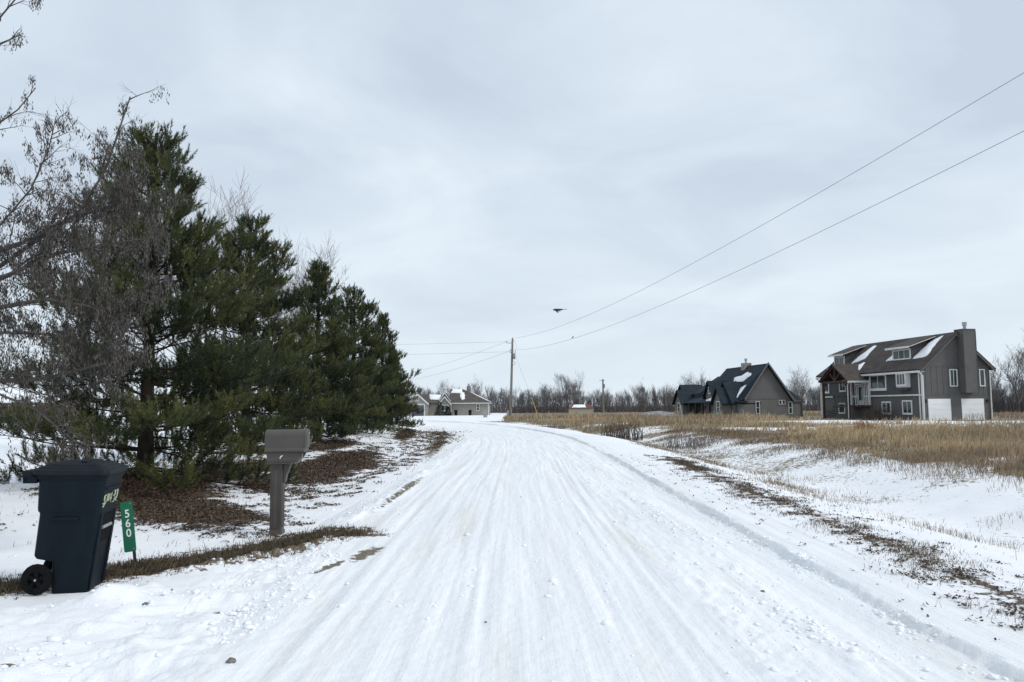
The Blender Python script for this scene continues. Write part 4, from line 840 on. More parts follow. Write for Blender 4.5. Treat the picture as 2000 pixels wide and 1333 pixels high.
def pine_parts(seed, H, Rm, K, nl, nw, dens=1.0, low=0.25, e0=.56, e1=.42):
    rg = np.random.default_rng(seed); rs = random.Random(seed)
    limb = MB(); SP, SD, SL, SH_ = [], [], [], []
    bend = [rs.uniform(-.06, .06) for _ in range(2)]
    axis_ = lambda z_: Vector((bend[0] * math.sin(z_ * .9), bend[1] * math.sin(z_ * .7 + 1), z_))
    trunk = MB().tube([axis_(z_) - Vector((0, 0, .2 if z_ == 0 else 0)) for z_ in np.linspace(0, H * .97, 9)], [0.0195 * H * (1 - .93 * t_) ** .9 * (1.25 if t_ == 0 else 1) + .012 for t_ in np.linspace(0, 1, 9)], 10)
    def shoot(p, d, l, s_): SP.append(p[:]); SD.append(d[:]); SL.append(l); SH_.append(s_)
    z_ = low
    while z_ < H - 0.55:
        t_ = z_ / H
        prof = rs.uniform(.86, 1.1) * min(1, .80 + t_ * 1.4) * (1 - t_) ** (e0 + e1 * t_)
        nb = int(round((6.2 if t_ < .75 else 5) * dens)); a0 = rs.uniform(0, 6.28)
        for b in range(nb):
            az = a0 + 6.283 * b / nb + rs.uniform(-.35, .35); Lb = max(.28, Rm * prof * rs.uniform(.68, 1.14))
            el = R(2 + 40 * t_ + rs.uniform(-10, 10)); h = Vector((math.cos(az), math.sin(az), 0))
            p0 = axis_(z_ + rs.uniform(-.12, .12)); pts = [p0]; cur = el - R(6); n_ = 6
            for k in range(n_):
                cur += R(6.5 if k > 2 else -1.5) * (1 - .4 * t_); pts.append(pts[-1] + (h * math.cos(cur) + Vector((0, 0, math.sin(cur)))) * (Lb / n_))
                h = (h + Vector((rs.uniform(-.1, .1), rs.uniform(-.1, .1), 0))).normalized()
            r0 = .007 + .0085 * Lb; limb.tube(pts, [r0 * (1 - .8 * k / n_) for k in range(n_ + 1)], 4, False)
            tone = rs.uniform(.0, .5)
            ns = max(3, int(Lb / .18 * dens))
            for k in range(ns):
                f = .16 + .84 * (k + rs.random() * .6) / ns; f = min(f, .985); i = min(int(f * n_), n_ - 1); fr_ = f * n_ - i
                q = pts[i].lerp(pts[i + 1], fr_); td = (pts[i + 1] - pts[i]).normalized()
                sidev = td.cross(Vector((0, 0, 1))).normalized() * (1 if k % 2 else -1)
                d = (td * .75 + sidev * rs.uniform(.5, 1.1) + Vector((0, 0, rs.uniform(-.15, .55)))).normalized()
                tl = (.14 + .36 * Lb * (1.05 - f) * .8) * rs.uniform(.6, 1.15); e_ = q + d * tl + Vector((0, 0, tl * .12))
                limb.tube([q, e_], [.007, .004], 3, False)
                up = Vector((0, 0, 1))
                m_ = rs.randint(4, 7); tw = tone * .8 + (.55 if f > .55 else .12) * rs.random() ** 1.5  # outer shoots olive, inner ones darker: light and shade put into needle colour
                for j in range(m_):
                    b_ = e_ - d * rs.uniform(0, .10)
                    dd = (d * .45 + up * rs.uniform(.45, 1.0) + Vector((rs.uniform(-.42, .42), rs.uniform(-.42, .42), 0))).normalized()
                    shoot(b_, dd, rs.uniform(.28, .46) * (1.15 if j == 0 else .9), tw + .12 * rs.random())
                if tl > .3:
                    for j in range(int(tl / .2)):
                        b_ = q.lerp(e_, rs.uniform(.25, .85)); dd = (d * .6 + up * rs.uniform(.2, .8) + Vector((rs.uniform(-.6, .6), rs.uniform(-.6, .6), 0))).normalized()
                        shoot(b_, dd, rs.uniform(.16, .28), tone * .7)
            td = (pts[-1] - pts[-2]).normalized()
            for j in range(4):
                dd = (td + Vector((0, 0, .5)) + Vector((rs.uniform(-.6, .6), rs.uniform(-.6, .6), rs.uniform(-.3, .5)))).normalized()
                shoot(pts[-1] - td * .05 * j, dd, rs.uniform(.24, .38), tone + .2 * rs.random())
        for b in range(3):                                         # bare dead sticks close to the trunk
            az = rs.uniform(0, 6.28); l_ = rs.uniform(.3, .9) * (1 - t_)
            limb.tube([axis_(z_), axis_(z_) + Vector((math.cos(az) * l_, math.sin(az) * l_, rs.uniform(-.2, .15)))], [.010, .004], 3, False)
        z_ += rs.uniform(.24, .36) / dens ** .5
    for j in range(34):                                            # leader
        zz_ = H - rs.uniform(0.02, .95); az = rs.uniform(0, 6.28); o_ = (H - zz_) * .13
        shoot(axis_(zz_ - .25) + Vector((math.cos(az) * o_, math.sin(az) * o_, 0)), Vector((math.cos(az) * .42, math.sin(az) * .42, 1)), rs.uniform(.26, .40), rs.uniform(.05, .5))
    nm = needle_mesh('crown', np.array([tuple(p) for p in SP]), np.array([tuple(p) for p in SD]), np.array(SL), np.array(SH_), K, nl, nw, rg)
    print('pine shoots', len(SP))
    return trunk.mesh('trunk', True), limb.mesh('limb', True), nm, len(SP)
def make_pine(parts, x, y, rz, sc, label, group='pines in a row along the left of the road'):
    t_ = empty('pine_tree', (x, y, gz(x, y)), rz); t_.scale = (sc, sc, sc); tag(t_, label, 'pine tree', group)
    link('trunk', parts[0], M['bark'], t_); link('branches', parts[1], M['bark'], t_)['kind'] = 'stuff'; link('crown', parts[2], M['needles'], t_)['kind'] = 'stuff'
    return t_
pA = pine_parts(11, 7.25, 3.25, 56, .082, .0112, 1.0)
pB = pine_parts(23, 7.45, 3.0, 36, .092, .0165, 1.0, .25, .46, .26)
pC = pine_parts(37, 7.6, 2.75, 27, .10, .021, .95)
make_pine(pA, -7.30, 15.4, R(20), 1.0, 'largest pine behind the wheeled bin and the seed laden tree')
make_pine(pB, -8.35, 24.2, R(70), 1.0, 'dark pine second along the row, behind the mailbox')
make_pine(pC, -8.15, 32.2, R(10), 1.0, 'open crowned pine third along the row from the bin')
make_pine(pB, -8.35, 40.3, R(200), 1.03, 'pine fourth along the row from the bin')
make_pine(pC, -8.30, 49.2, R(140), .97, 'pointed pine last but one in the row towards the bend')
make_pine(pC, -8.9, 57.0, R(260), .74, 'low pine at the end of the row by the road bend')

def grow(mb_t, mb_c, p, d, length, rad, lvl, rs, maxl, up=.25, spread=.6, sides=(6, 4, 3, 3, 3), tips=None, nkid=(3, 5), rmin=.0):
    n_ = 4 if lvl < 2 else 3; pts = [p]; dd = d.normalized()
    for k in range(n_):
        dd = (dd + Vector((rs.uniform(-1, 1), rs.uniform(-1, 1), rs.uniform(-1, 1))) * .16 + Vector((0, 0, up * .16))).normalized(); pts.append(pts[-1] + dd * length / n_)
    (mb_t if lvl == 0 else mb_c).tube(pts, [max(rad * (1 - .62 * k / n_), rmin * (1 - .3 * k / n_)) for k in range(n_ + 1)], sides[min(lvl, 4)], False)
    if tips is not None and lvl >= maxl - 1: tips.append((pts[1].lerp(pts[2], rs.random()), pts[-1]))
    if lvl >= maxl: return
    nk = rs.randint(*nkid) + (2 if lvl == 0 else 0)
    for c in range(nk):
        f = rs.uniform(.35, 1) if c else 1.0; i = min(int(f * n_), n_ - 1); q = pts[i].lerp(pts[i + 1], f * n_ - i)
        sd_ = Vector((rs.uniform(-1, 1), rs.uniform(-1, 1), rs.uniform(-.5, .8))).normalized()
        nd = (dd * (1.0 if c else 1.6) + sd_ * spread * 1.3 + Vector((0, 0, up))).normalized()
        grow(mb_t, mb_c, q, nd, length * rs.uniform(.5, .82), rad * (.62 if c else .7) * (1.1 - .5 * f), lvl + 1, rs, maxl, up, spread, sides, tips, nkid, rmin)
# ------------------------------------------------------------------ seed laden tree reaching in from the left
BE = empty('seed_tree', (-10.2, 10.6, gz(-10.2, 10.6)), 0); tag(BE, 'leafless tree hung with dry brown seed clusters reaching over the wheeled bin', 'tree')
z0 = gz(-10.2, 10.6)
lims = {'a': [(-6.62, 9.8, 3.65), (-6.16, 9.8, 3.82), (-5.59, 9.7, 4.09), (-5.19, 9.6, 4.63), (-4.85, 9.5, 5.57)], 'b': [(-6.46, 9.6, 3.25), (-5.77, 9.6, 3.57), (-4.94, 9.5, 3.68), (-4.3, 9.4, 3.73)],
 'c': [(-6.9, 10.2, 4.09), (-6.51, 10.2, 4.58), (-6.29, 10.2, 5.15), (-6.21, 10.2, 5.6)], 'd': [(-6.31, 9.4, 2.86), (-5.69, 9.3, 2.94), (-5.07, 9.2, 2.83), (-4.6, 9.1, 2.6)],
 'e': [(-6.2, 9.3, 1.95), (-5.58, 9.2, 1.97), (-4.98, 9.1, 2.11), (-4.5, 9.0, 2.2)], 'f': [(-5.93, 8.9, 1.78), (-5.44, 8.8, 1.6), (-5.02, 8.7, 1.31), (-4.81, 8.7, 1.14)],
 'g': [(-7.5, 10.5, 5.0), (-7.18, 10.5, 5.63), (-6.94, 10.5, 5.81), (-6.7, 10.5, 6.13)], 'h': [(-8.0, 10.5, 6.0), (-7.45, 10.5, 6.6), (-7.24, 10.5, 6.78), (-6.94, 10.5, 6.91)],
 'i': [(-6.74, 10.0, 3.49), (-5.95, 10.1, 4.13), (-5.27, 10.1, 4.33), (-4.7, 10.1, 4.45)], 'j': [(-7.7, 10.3, 6.4), (-7.12, 10.3, 7.06), (-6.92, 10.3, 7.32), (-6.64, 10.3, 7.61)],
 'k': [(-6.36, 9.5, 2.56), (-5.54, 9.4, 2.51), (-4.87, 9.3, 2.84), (-4.4, 9.2, 3.0)], 'l': [(-7.4, 11.2, 3.6), (-6.6, 11.3, 4.3), (-6.0, 11.3, 4.9), (-5.6, 11.3, 5.3)]}
mt, ml, mw, tips = MB(), MB(), MB(), []
loc = Vector((-10.2, 10.6, z0)); rs = random.Random(5)
mt.tube([(0, 0, -.2), (.05, 0, .8), (.15, -.05, 1.6), (.3, 0, 2.6), (.35, .05, 4.0), (.5, 0, 5.2)], [.26, .21, .19, .16, .11, .06], 12)
for key, pl_ in lims.items():
    P_ = [Vector(q) - loc for q in pl_]; zb = min(max(.9 + P_[0].z * .45, 1.0), 4.2)
    st = Vector((.15 + .06 * zb, 0, zb)); mid = st.lerp(P_[0], .55) + Vector((0, 0, .12))
    full = [st, mid] + P_; nn_ = len(full); r0 = .040 if key in 'abdei' else .017
    ml.tube(full, [r0 * (1 - .88 * k / (nn_ - 1)) + .004 for k in range(nn_)], 6, False)
    for k in range(1, nn_ - 1):
        nsub = 12 if k > 1 else 8
        ls_ = 1.0
        if k == nn_ - 2: nsub, ls_ = 6, .6
        if key == 'f': nsub = 5
        if key in 'ghj': nsub = 2
        if key in 'cl': nsub = min(nsub, 6)
        for c in range(nsub):
            a_, b_ = full[k], full[k + 1]
            q = a_.lerp(b_, rs.random()); td = (b_ - a_).normalized()
            d = (td * rs.uniform(.5, 1) + Vector((rs.uniform(-.9, .9), rs.uniform(-.9, .9), rs.uniform(-.6, .6)))).normalized()
            grow(ml, mw, q, d, rs.uniform(.2, .46) * ls_, .008, 1, rs, 3, -.02, .8, (5, 4, 3, 3, 3), tips, (2, 4))
    for c in range(5):
        a_ = full[-2].lerp(full[-1], .3 + .14 * c); tips.append((a_, a_ + Vector((rs.uniform(-.1, .15), 0, .02))))
mt.build('trunk', M['twig'], BE, True); ml.build('limb', M['twig'], BE, True)['kind'] = 'stuff'; mw.build('twigs', M['twig'], BE)['kind'] = 'stuff'
TP = np.array([[tuple(a), tuple(b)] for a, b in tips])
vis = (TP[:, 1, 0] > 2.2)
TP = TP[vis]
rg = np.random.default_rng(3)
SP = []
for a, b in TP:
    dens_ = 7 if b[2] > 2.1 else 3
    if b[2] > 5.2 and rg.random() < .7: continue
    for k in range(rg.integers(1, dens_ // 2 + 1)):
        c = a + (b - a) * rg.random(); hang = rg.uniform(.02, .10); c = c + rg.normal(0, .012, 3); c[2] -= hang
        for j in range(rg.integers(5, 12)): SP.append(c + np.array([rg.normal(0, .014), rg.normal(0, .014), rg.normal(0, .034)]))
SP = np.array(SP); ns = len(SP)
az = rg.random(ns) * 6.283; ln = rg.uniform(.034, .056, ns); wd = rg.uniform(.007, .0125, ns)
dn = unit(np.stack([np.cos(az) * .28, np.sin(az) * .28, -np.ones(ns)], 1)); sdv = unit(np.cross(dn, rg.normal(size=(ns, 3))))
V = np.stack([SP, SP + dn * (ln * .55)[:, None] - sdv * wd[:, None] * .6, SP + dn * ln[:, None], SP + dn * (ln * .55)[:, None] + sdv * wd[:, None] * .6], 1).reshape(-1, 3)
b1, b2_ = np.array([.030, .026, .023]), np.array([.16, .145, .13]); mixv = rg.random((ns, 1)); C_ = np.repeat(b1 * (1 - mixv) + b2_ * mixv, 4, 0)
o = link('seed_clusters', np_mesh('seed_clusters', V, np.arange(len(V)).reshape(-1, 4), color=C_), M['seeds'], BE); o['kind'] = 'stuff'

# ------------------------------------------------------------------ bare trees
def bare_variant(seed, H, maxl, rad, spread, up, nk=(3, 5), stems=1, rmin=.0):
    rs = random.Random(seed); a, b = MB(), MB()
    for s_ in range(stems):
        d = Vector((rs.uniform(-.2, .2) * (stems > 1) * 2, rs.uniform(-.2, .2) * (stems > 1) * 2, 1)); grow(a, b, Vector((rs.uniform(-.3, .3) * (stems > 1), rs.uniform(-.3, .3) * (stems > 1), -.2)), d, H * .42, rad, 0, rs, maxl, up, spread, (6, 4, 3, 3, 3), None, nk, rmin)
    return a.mesh('trunk', True), b.mesh('crown')
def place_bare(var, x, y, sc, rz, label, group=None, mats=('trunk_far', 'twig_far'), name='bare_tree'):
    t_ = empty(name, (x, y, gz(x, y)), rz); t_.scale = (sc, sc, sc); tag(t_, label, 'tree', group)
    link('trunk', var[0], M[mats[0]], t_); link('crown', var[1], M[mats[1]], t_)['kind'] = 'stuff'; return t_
fine1 = bare_variant(101, 10.0, 5, .085, .7, .22, (4, 5), 1, .0055); 
M['twig_birch'] = pmat('reddish_twig', (0.16, 0.125, 0.115), (0.23, 0.19, 0.18), 3, 0.85, spec=.15)
place_bare(fine1, -10.9, 41.5, 1.12, R(30), 'fine twigged bare tree rising behind the third pine', None, ('trunk_far', 'twig_birch'))
place_bare(fine1, -11.6, 30.0, 1.12, R(40), 'bare tree top showing beside the largest pine', None, ('trunk_far', 'twig_birch'))
VAR = [bare_variant(200 + k, 8.8, 4, .15, [.9, .8, 1.0, .75, .85][k], [.35, .5, .3, .55, .4][k], (4, 5), 1, .013) for k in range(5)]
POLEV = [bare_variant(300 + k, 7.5, 3, .09, .6, .5, (4, 6), 2, .017) for k in range(4)]
rs = random.Random(9)
big = [(-16.5, 186, .98, 'rounded bare tree behind the left end of the taupe house'), (-8.3, 184, .95, 'rounded bare tree behind the right end of the taupe house'),
       (8.6, 188, .86, 'bare tree in the woods just right of the transformer pole'), (12.5, 186, 1.16, 'broad bare tree standing highest in the woods behind the red roofed shed'), (14.8, 192, 1.0, 'bare tree leaning against the broad one behind the shed'),
       (35.5, 152, .98, 'tall bare tree left of the gabled house roof'), (38.5, 156, .90, 'bare tree behind the left gables of the gabled house'), (52.0, 140, .95, 'round bare tree between the gabled house and the two storey house'), (54.5, 146, .80, 'smaller bare tree near the two storey house corner'), (50.0, 150, .85, 'bare tree behind the right wing of the gabled house'),
       (73.5, 112, 1.12, 'big dark bare tree right of the two storey house'), (77.8, 114, 1.22, 'widest bare tree at the edge of the right hand wood'), (70.3, 118, .95, 'bare tree close behind the two storey house gable')]
for k, (x, y, sc, lb) in enumerate(big): place_bare(VAR[k % 5], x, y, sc * rs.uniform(.97, 1.03), rs.uniform(0, 6.28), lb)
n_b = 0
for k in range(210):
    x = -40 + 190 * (k + rs.random()) / 210; y = rs.uniform(196, 235)
    if x < -32 and rs.random() < .5: continue
    v = POLEV[rs.randrange(4)] if rs.random() < .62 else VAR[rs.randrange(5)]
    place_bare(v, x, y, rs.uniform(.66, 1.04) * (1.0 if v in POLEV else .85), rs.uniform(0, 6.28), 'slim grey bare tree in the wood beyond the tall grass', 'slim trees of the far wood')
for k in range(26):
    x = rs.uniform(66, 100); y = rs.uniform(116, 140); place_bare(POLEV[rs.randrange(4)], x, y, rs.uniform(.7, 1.05), rs.uniform(0, 6.28), 'slim bare tree in the wood right of the two storey house', 'slim trees of the right hand wood')
# tangled undergrowth of the wood
def thicket(name, n_, fx_, hr, wr, cols, label, seed):
    rg = np.random.default_rng(seed); P = fx_(rg, n_); h = rg.uniform(*hr, n_); az = rg.random(n_) * 6.283
    top = P + np.stack([np.cos(az) * h * .22, np.sin(az) * h * .22, h], 1); mid = (P + top) / 2 + rg.normal(0, .12, (n_, 3)) * h[:, None] * .3
    w_ = rg.uniform(*wr, n_)[:, None] * unit(np.stack([rg.normal(size=n_), rg.normal(size=n_) * .3, np.zeros(n_)], 1))
    V = np.stack([P - w_, P + w_, mid + w_ * .7, mid - w_ * .7, top + w_ * .25, top - w_ * .25], 1).reshape(-1, 3)
    b = np.arange(n_)[:, None] * 6; F = np.concatenate([b + np.array([0, 1, 2, 3]), b + np.array([3, 2, 4, 5])]).reshape(-1, 4)
    c = np.array(cols)[rg.integers(0, len(cols), n_)] * rg.uniform(.8, 1.2, (n_, 1))
    o = link(name, np_mesh(name, V, F, color=np.repeat(c, 6, 0)), M['grass']); return tag(o, label, 'undergrowth', kind='stuff')
def fxw(rg, n_):
    x = rg.uniform(-45, 155, n_); y = rg.uniform(197, 238, n_); return np.stack([x, y, np.full(n_, -.2)], 1)
thicket('woodland_undergrowth', 13000, fxw, (1.0, 5.0), (.025, .06), [(.12, .112, .115), (.085, .08, .088), (.16, .14, .132)], 'tangled dark undergrowth at the foot of the far wood', 77)
def fxr(rg, n_):
    x = rg.uniform(64, 105, n_); y = rg.uniform(113, 135, n_); return np.stack([x, y, np.full(n_, -.1)], 1)
thicket('scrub_undergrowth', 3500, fxr, (.8, 4.0), (.02, .05), [(.07, .066, .072), (.05, .05, .058), (.11, .095, .09)], 'tangled scrub under the right hand wood', 78)

# ------------------------------------------------------------------ grass, stubble and leaves
def blades(name, P, h, w_, lean, cols, label, cat, rg, parent=None):
    n_ = len(P); az = rg.random(n_) * 6.283; ld = np.stack([np.cos(az), np.sin(az), np.zeros(n_)], 1) * (lean * h)[:, None]
    ld[:, 0] += 0.12 * h
    sv_ = rg.normal(size=(n_, 3)); sv_[:, 2] = 0; sv_[:, 1] *= .5; sv_ = unit(sv_) * (w_ / 2)[:, None]
    mid = P + ld * .35; mid[:, 2] += h * .58; tip = P + ld; tip[:, 2] += h * np.sqrt(np.clip(1 - lean ** 2 * .8, .15, 1))
    V = np.stack([P - sv_, P + sv_, mid + sv_ * .85, mid - sv_ * .85, tip], 1).reshape(-1, 3)
    b = np.arange(n_)[:, None] * 5
    F = np.concatenate([b + np.array([0, 1, 2]), b + np.array([0, 2, 3]), b + np.array([3, 2, 4])]).reshape(-1, 3)
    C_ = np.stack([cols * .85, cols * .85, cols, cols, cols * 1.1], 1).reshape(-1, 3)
    o = link(name, np_mesh(name, V, F, color=C_), M['grass'], parent); return tag(o, label, cat, kind='stuff')
rg = np.random.default_rng(12)
PAL = np.array([(.60, .46, .285), (.52, .395, .245), (.42, .325, .21), (.33, .27, .17), (.26, .21, .165), (.46, .30, .19)])
def field_points(n_):
    y = np.exp(rg.uniform(math.log(13), math.log(122), n_)); lo = cxl(y) + grass_edge(y) / cal(y); hi = .74 * y + 4
    x = lo + (hi - lo) * rg.random(n_); return x, y, (hi > lo)
x, y, ok = field_points(190000)
clump = fbm(x * 1.3, y * 1.3, 81, 3); gap = fbm(x * .12, y * .30, 72, 3); big_ = fbm(x * .09, y * .12, 83, 3)
hh0 = (.15 + .30 * ss(big_, -.3, .3)) * (1 + .5 * ss(y, 45, 80))
house = ((np.abs(x - 42) < 10) & (y > 69.5) & (y < 93)) | ((x > 25) & (x < 39) & (y > 93.5) & (y < 120))
yard = ((y > 57 + 3 * fbm(x * .2, y * .2, 86, 2)) & (y < 71) & (x > 22) & (x < 50)) | ((np.abs(y - 91.5) < 1.2) & (x > 18) & (x < 31))
edge = ss(uu(x, y) - grass_edge(y) + 1.6 * fbm(x * .22, y * .22, 71, 3), -.9, .9)
keep = ok & ~house & (rg.random(len(x)) < (.04 + 1.25 * ss(clump, -.2, .35)) * edge) & ~(yard & (rg.random(len(x)) < .86)) & ~((ss(gap, .02, .22) > rg.random(len(x))) & (y > 16) & (y < 70) & (rg.random(len(x)) < .85)) & ~((x < -1.2) & (y > 84)) & ~((x < 1.5) & (y > 119))
x, y = x[keep], y[keep]; n_ = len(x); print('field blades', n_)
hb = hh0[keep] * np.where(rg.random(n_) < .12, 1.5, 1.0) * rg.uniform(.45, 1.2, n_) * (.38 + .62 * ss(uu(x, y) - grass_edge(y), -.3, 3.5)); cm = np.clip((fbm(x * .15, y * .2, 85, 3) + .5) * 5 + rg.normal(0, .9, n_), 0, 5).astype(int)
cols = PAL[cm] * rg.uniform(.75, 1.2, (n_, 1))
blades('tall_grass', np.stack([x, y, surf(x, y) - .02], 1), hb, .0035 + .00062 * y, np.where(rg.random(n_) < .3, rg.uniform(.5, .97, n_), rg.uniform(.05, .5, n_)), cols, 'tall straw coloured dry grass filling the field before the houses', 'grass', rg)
# dark low weeds along the front of the field and by the bend
def scatter(n_, xr, yr, maskf):
    x = rg.uniform(*xr, n_); y = rg.uniform(*yr, n_); k = rg.random(n_) < maskf(x, y); return x[k], y[k]
x, y = scatter(150000, (4.2, 14), (7, 48), lambda x, y: np.clip(.06 + .9 * fbm(x * .9, y * .9, 91, 4) + .5 * ss(uu(x, y), 8.2, 10.2), 0, 1) * ss(uu(x, y), 4.2, 5.6) * (1 - ss(uu(x, y), 11, 13)) * ss(y, 5, 14))
n_ = len(x); print('ditch blades', n_)
blades('ditch_stubble', np.stack([x, y, surf(x, y) - .015], 1), rg.uniform(.04, .17, n_) * (1 + .8 * ss(uu(x, y), 8, 10.5)), .0018 + .00032 * y, rg.uniform(.2, .95, n_), PAL[rg.integers(2, 6, n_)] * rg.uniform(.35, .85, (n_, 1)), 'sparse dry stubble poking through the ditch snow', 'grass', rg)
t_ = rg.random(30000) * (len(STRIP) - 1); i = t_.astype(int); f = (t_ - i)[:, None]
p = STRIP[i] * (1 - f) + STRIP[i + 1] * f + rg.normal(0, .23, (len(t_), 2))
li, st_, di = cover(p[:, 0], p[:, 1]); k = di + .72 * (rg.random(len(p)) - .5) * .8 > .46; p = p[k]; n_ = len(p)
blades('matted_grass_strip', np.stack([p[:, 0], p[:, 1], surf(p[:, 0], p[:, 1]) - .006], 1), rg.uniform(.025, .10, n_), rg.uniform(.003, .008, n_), rg.uniform(.3, 1.0, n_), np.array([(.10, .078, .058), (.06, .048, .038), (.15, .115, .075), (.19, .15, .09)])[rg.integers(0, 4, n_)] * rg.uniform(.7, 1.1, (n_, 1)), 'matted dark dead grass strip edging the driveway', 'grass', rg)
x, y = scatter(26000, (-9, -2.4), (8.5, 60), lambda x, y: .5 * np.clip(.22 + fbm(x * 1.1, y * .8, 95, 3), 0, 1) * ss(-uu(x, y), 2.6, 3.2))
n_ = len(x)
blades('verge_stubble', np.stack([x, y, surf(x, y) - .01], 1), rg.uniform(.03, .12, n_), .003 + .0004 * y, rg.uniform(.2, .9, n_), PAL[rg.integers(1, 6, n_)] * rg.uniform(.5, .9, (n_, 1)), 'short dead stubble in the snow below the pines', 'grass', rg)
yy_ = rg.uniform(4.8, 22, 60000); xx_ = np.interp(yy_, [4.6, 8.4, 17.6, 26], [3.95, 4.13, 4.38, 4.7]) + rg.normal(0, .26, 60000)
k = np.clip(.05 + 1.1 * fbm(xx_ * 2.2, yy_ * 1.4, 97, 3), 0, 1) > rg.random(60000); xx_, yy_ = xx_[k], yy_[k]; n_ = len(xx_)
blades('verge_grass', np.stack([xx_, yy_, surf(xx_, yy_) - .008], 1), rg.uniform(.02, .09, n_), .0018 + .0003 * yy_, rg.uniform(.4, 1.0, n_), np.array([(.10, .078, .055), (.07, .055, .042), (.17, .13, .085), (.24, .19, .12)])[rg.integers(0, 4, n_)] * rg.uniform(.7, 1.1, (n_, 1)), 'flattened brown grass along the right hand verge', 'grass', rg)
# fallen leaves
def leaves(name, x, y, sz, label, cols):
    n_ = len(x); P = np.stack([x, y, surf(x, y) + rg.uniform(.002, .02, n_)], 1); nrm = unit(np.stack([rg.normal(0, .5, n_), rg.normal(0, .5, n_), np.ones(n_)], 1))
    a = unit(np.cross(nrm, rg.normal(size=(n_, 3)))) * sz[:, None]; b = np.cross(nrm, a) * .55
    cup = nrm * (sz * rg.uniform(.0, .5, n_))[:, None]
    V = np.stack([P - a + cup, P - b, P + a + cup, P + b], 1).reshape(-1, 3); i0 = np.arange(n_)[:, None] * 4
    F = np.concatenate([i0 + np.array([0, 1, 3]), i0 + np.array([1, 2, 3])]).reshape(-1, 3)
    c = np.array(cols)[rg.integers(0, len(cols), n_)] * rg.uniform(.65, 1.2, (n_, 1))
    o = link(name, np_mesh(name, V, F, color=np.repeat(c, 4, 0)), M['leaf']); return tag(o, label, 'leaves', kind='stuff')
LC = [(.105, .068, .045), (.07, .047, .034), (.14, .095, .062), (.05, .037, .030), (.12, .095, .065)]
x = rg.uniform(-9.5, -2.6, 170000); y = np.exp(rg.uniform(math.log(9.5), math.log(52), 170000)); li, st_, di = cover(x, y)
k = li + .9 * fbm(x * 4, y * 4, 98, 3) + .3 * (rg.random(len(x)) - .5) > .5; x, y = x[k], y[k]; print('leaves', len(x))
leaves('leaf_litter', x, y, .012 + .0010 * y * rg.uniform(.5, 1.2, len(x)), 'brown fallen leaves lying under the row of pines', LC)
x = rg.uniform(3.0, 5.4, 90000); y = rg.uniform(4.2, 24, 90000); li, st_, di = cover(x, y)
k = li + .9 * fbm(x * 7, y * 7, 99, 3) + .3 * (rg.random(len(x)) - .5) > .5; x, y = x[k], y[k]
leaves('verge_leaves', x, y, rg.uniform(.008, .022, len(x)), 'dark dead leaves along the right hand verge', LC)
# crumbled snow thrown up by wheels and the plough
def snow_lumps(n_):
    t_ = (1 + 5 ** .5) / 2; ico = unit(np.array([(-1, t_, 0), (1, t_, 0), (-1, -t_, 0), (1, -t_, 0), (0, -1, t_), (0, 1, t_), (0, -1, -t_), (0, 1, -t_), (t_, 0, -1), (t_, 0, 1), (-t_, 0, -1), (-t_, 0, 1)], float))
    fc = np.array([(0, 11, 5), (0, 5, 1), (0, 1, 7), (0, 7, 10), (0, 10, 11), (1, 5, 9), (5, 11, 4), (11, 10, 2), (10, 7, 6), (7, 1, 8), (3, 9, 4), (3, 4, 2), (3, 2, 6), (3, 6, 8), (3, 8, 9), (4, 9, 5), (2, 4, 11), (6, 2, 10), (8, 6, 7), (9, 8, 1)])
    q = n_ // 4; y = 3.6 * np.exp(rg.random(n_) * 1.9); us = np.concatenate([rg.normal(1.72, .13, q), rg.normal(2.45, .07, q), rg.normal(-2.6, .22, q), rg.uniform(-2.6, 2.2, n_ - 3 * q)])
    x = cxl(y) + us; m = rg.random(n_) < .42; x[m] = rg.uniform(-6, -1.7, m.sum()); y[m] = rg.uniform(3.6, 9.2, m.sum())
    k = (y < strip_line(x) - .35) | (x > -1.9) | (us < -2.2); k &= (fbm(x * 2.5, y * 1.2, 66, 3) + .12 * rg.normal(size=n_)) > .02; x, y = x[k], y[k]; n_ = len(x)
    r_ = np.clip(rg.lognormal(math.log(.011), .5, n_), .004, .036); sc = r_[:, None, None] * rg.uniform(.7, 1.3, (n_, 12, 1)) * np.stack([rg.uniform(.8, 1.4, n_), rg.uniform(.8, 1.4, n_), rg.uniform(.5, .8, n_)], 1)[:, None]
    V = ico[None] * sc + np.stack([x, y, surf(x, y) + r_ * .12], 1)[:, None]; F = (np.arange(n_)[:, None, None] * 12 + fc[None]).reshape(-1, 3)
    o = link('snow_crumbs', np_mesh('snow_crumbs', V.reshape(-1, 3), F, True), M['snow']); return tag(o, 'crumbled snow lumps along the plough line and driveway mouth', 'snow', kind='stuff')
snow_lumps(9000)
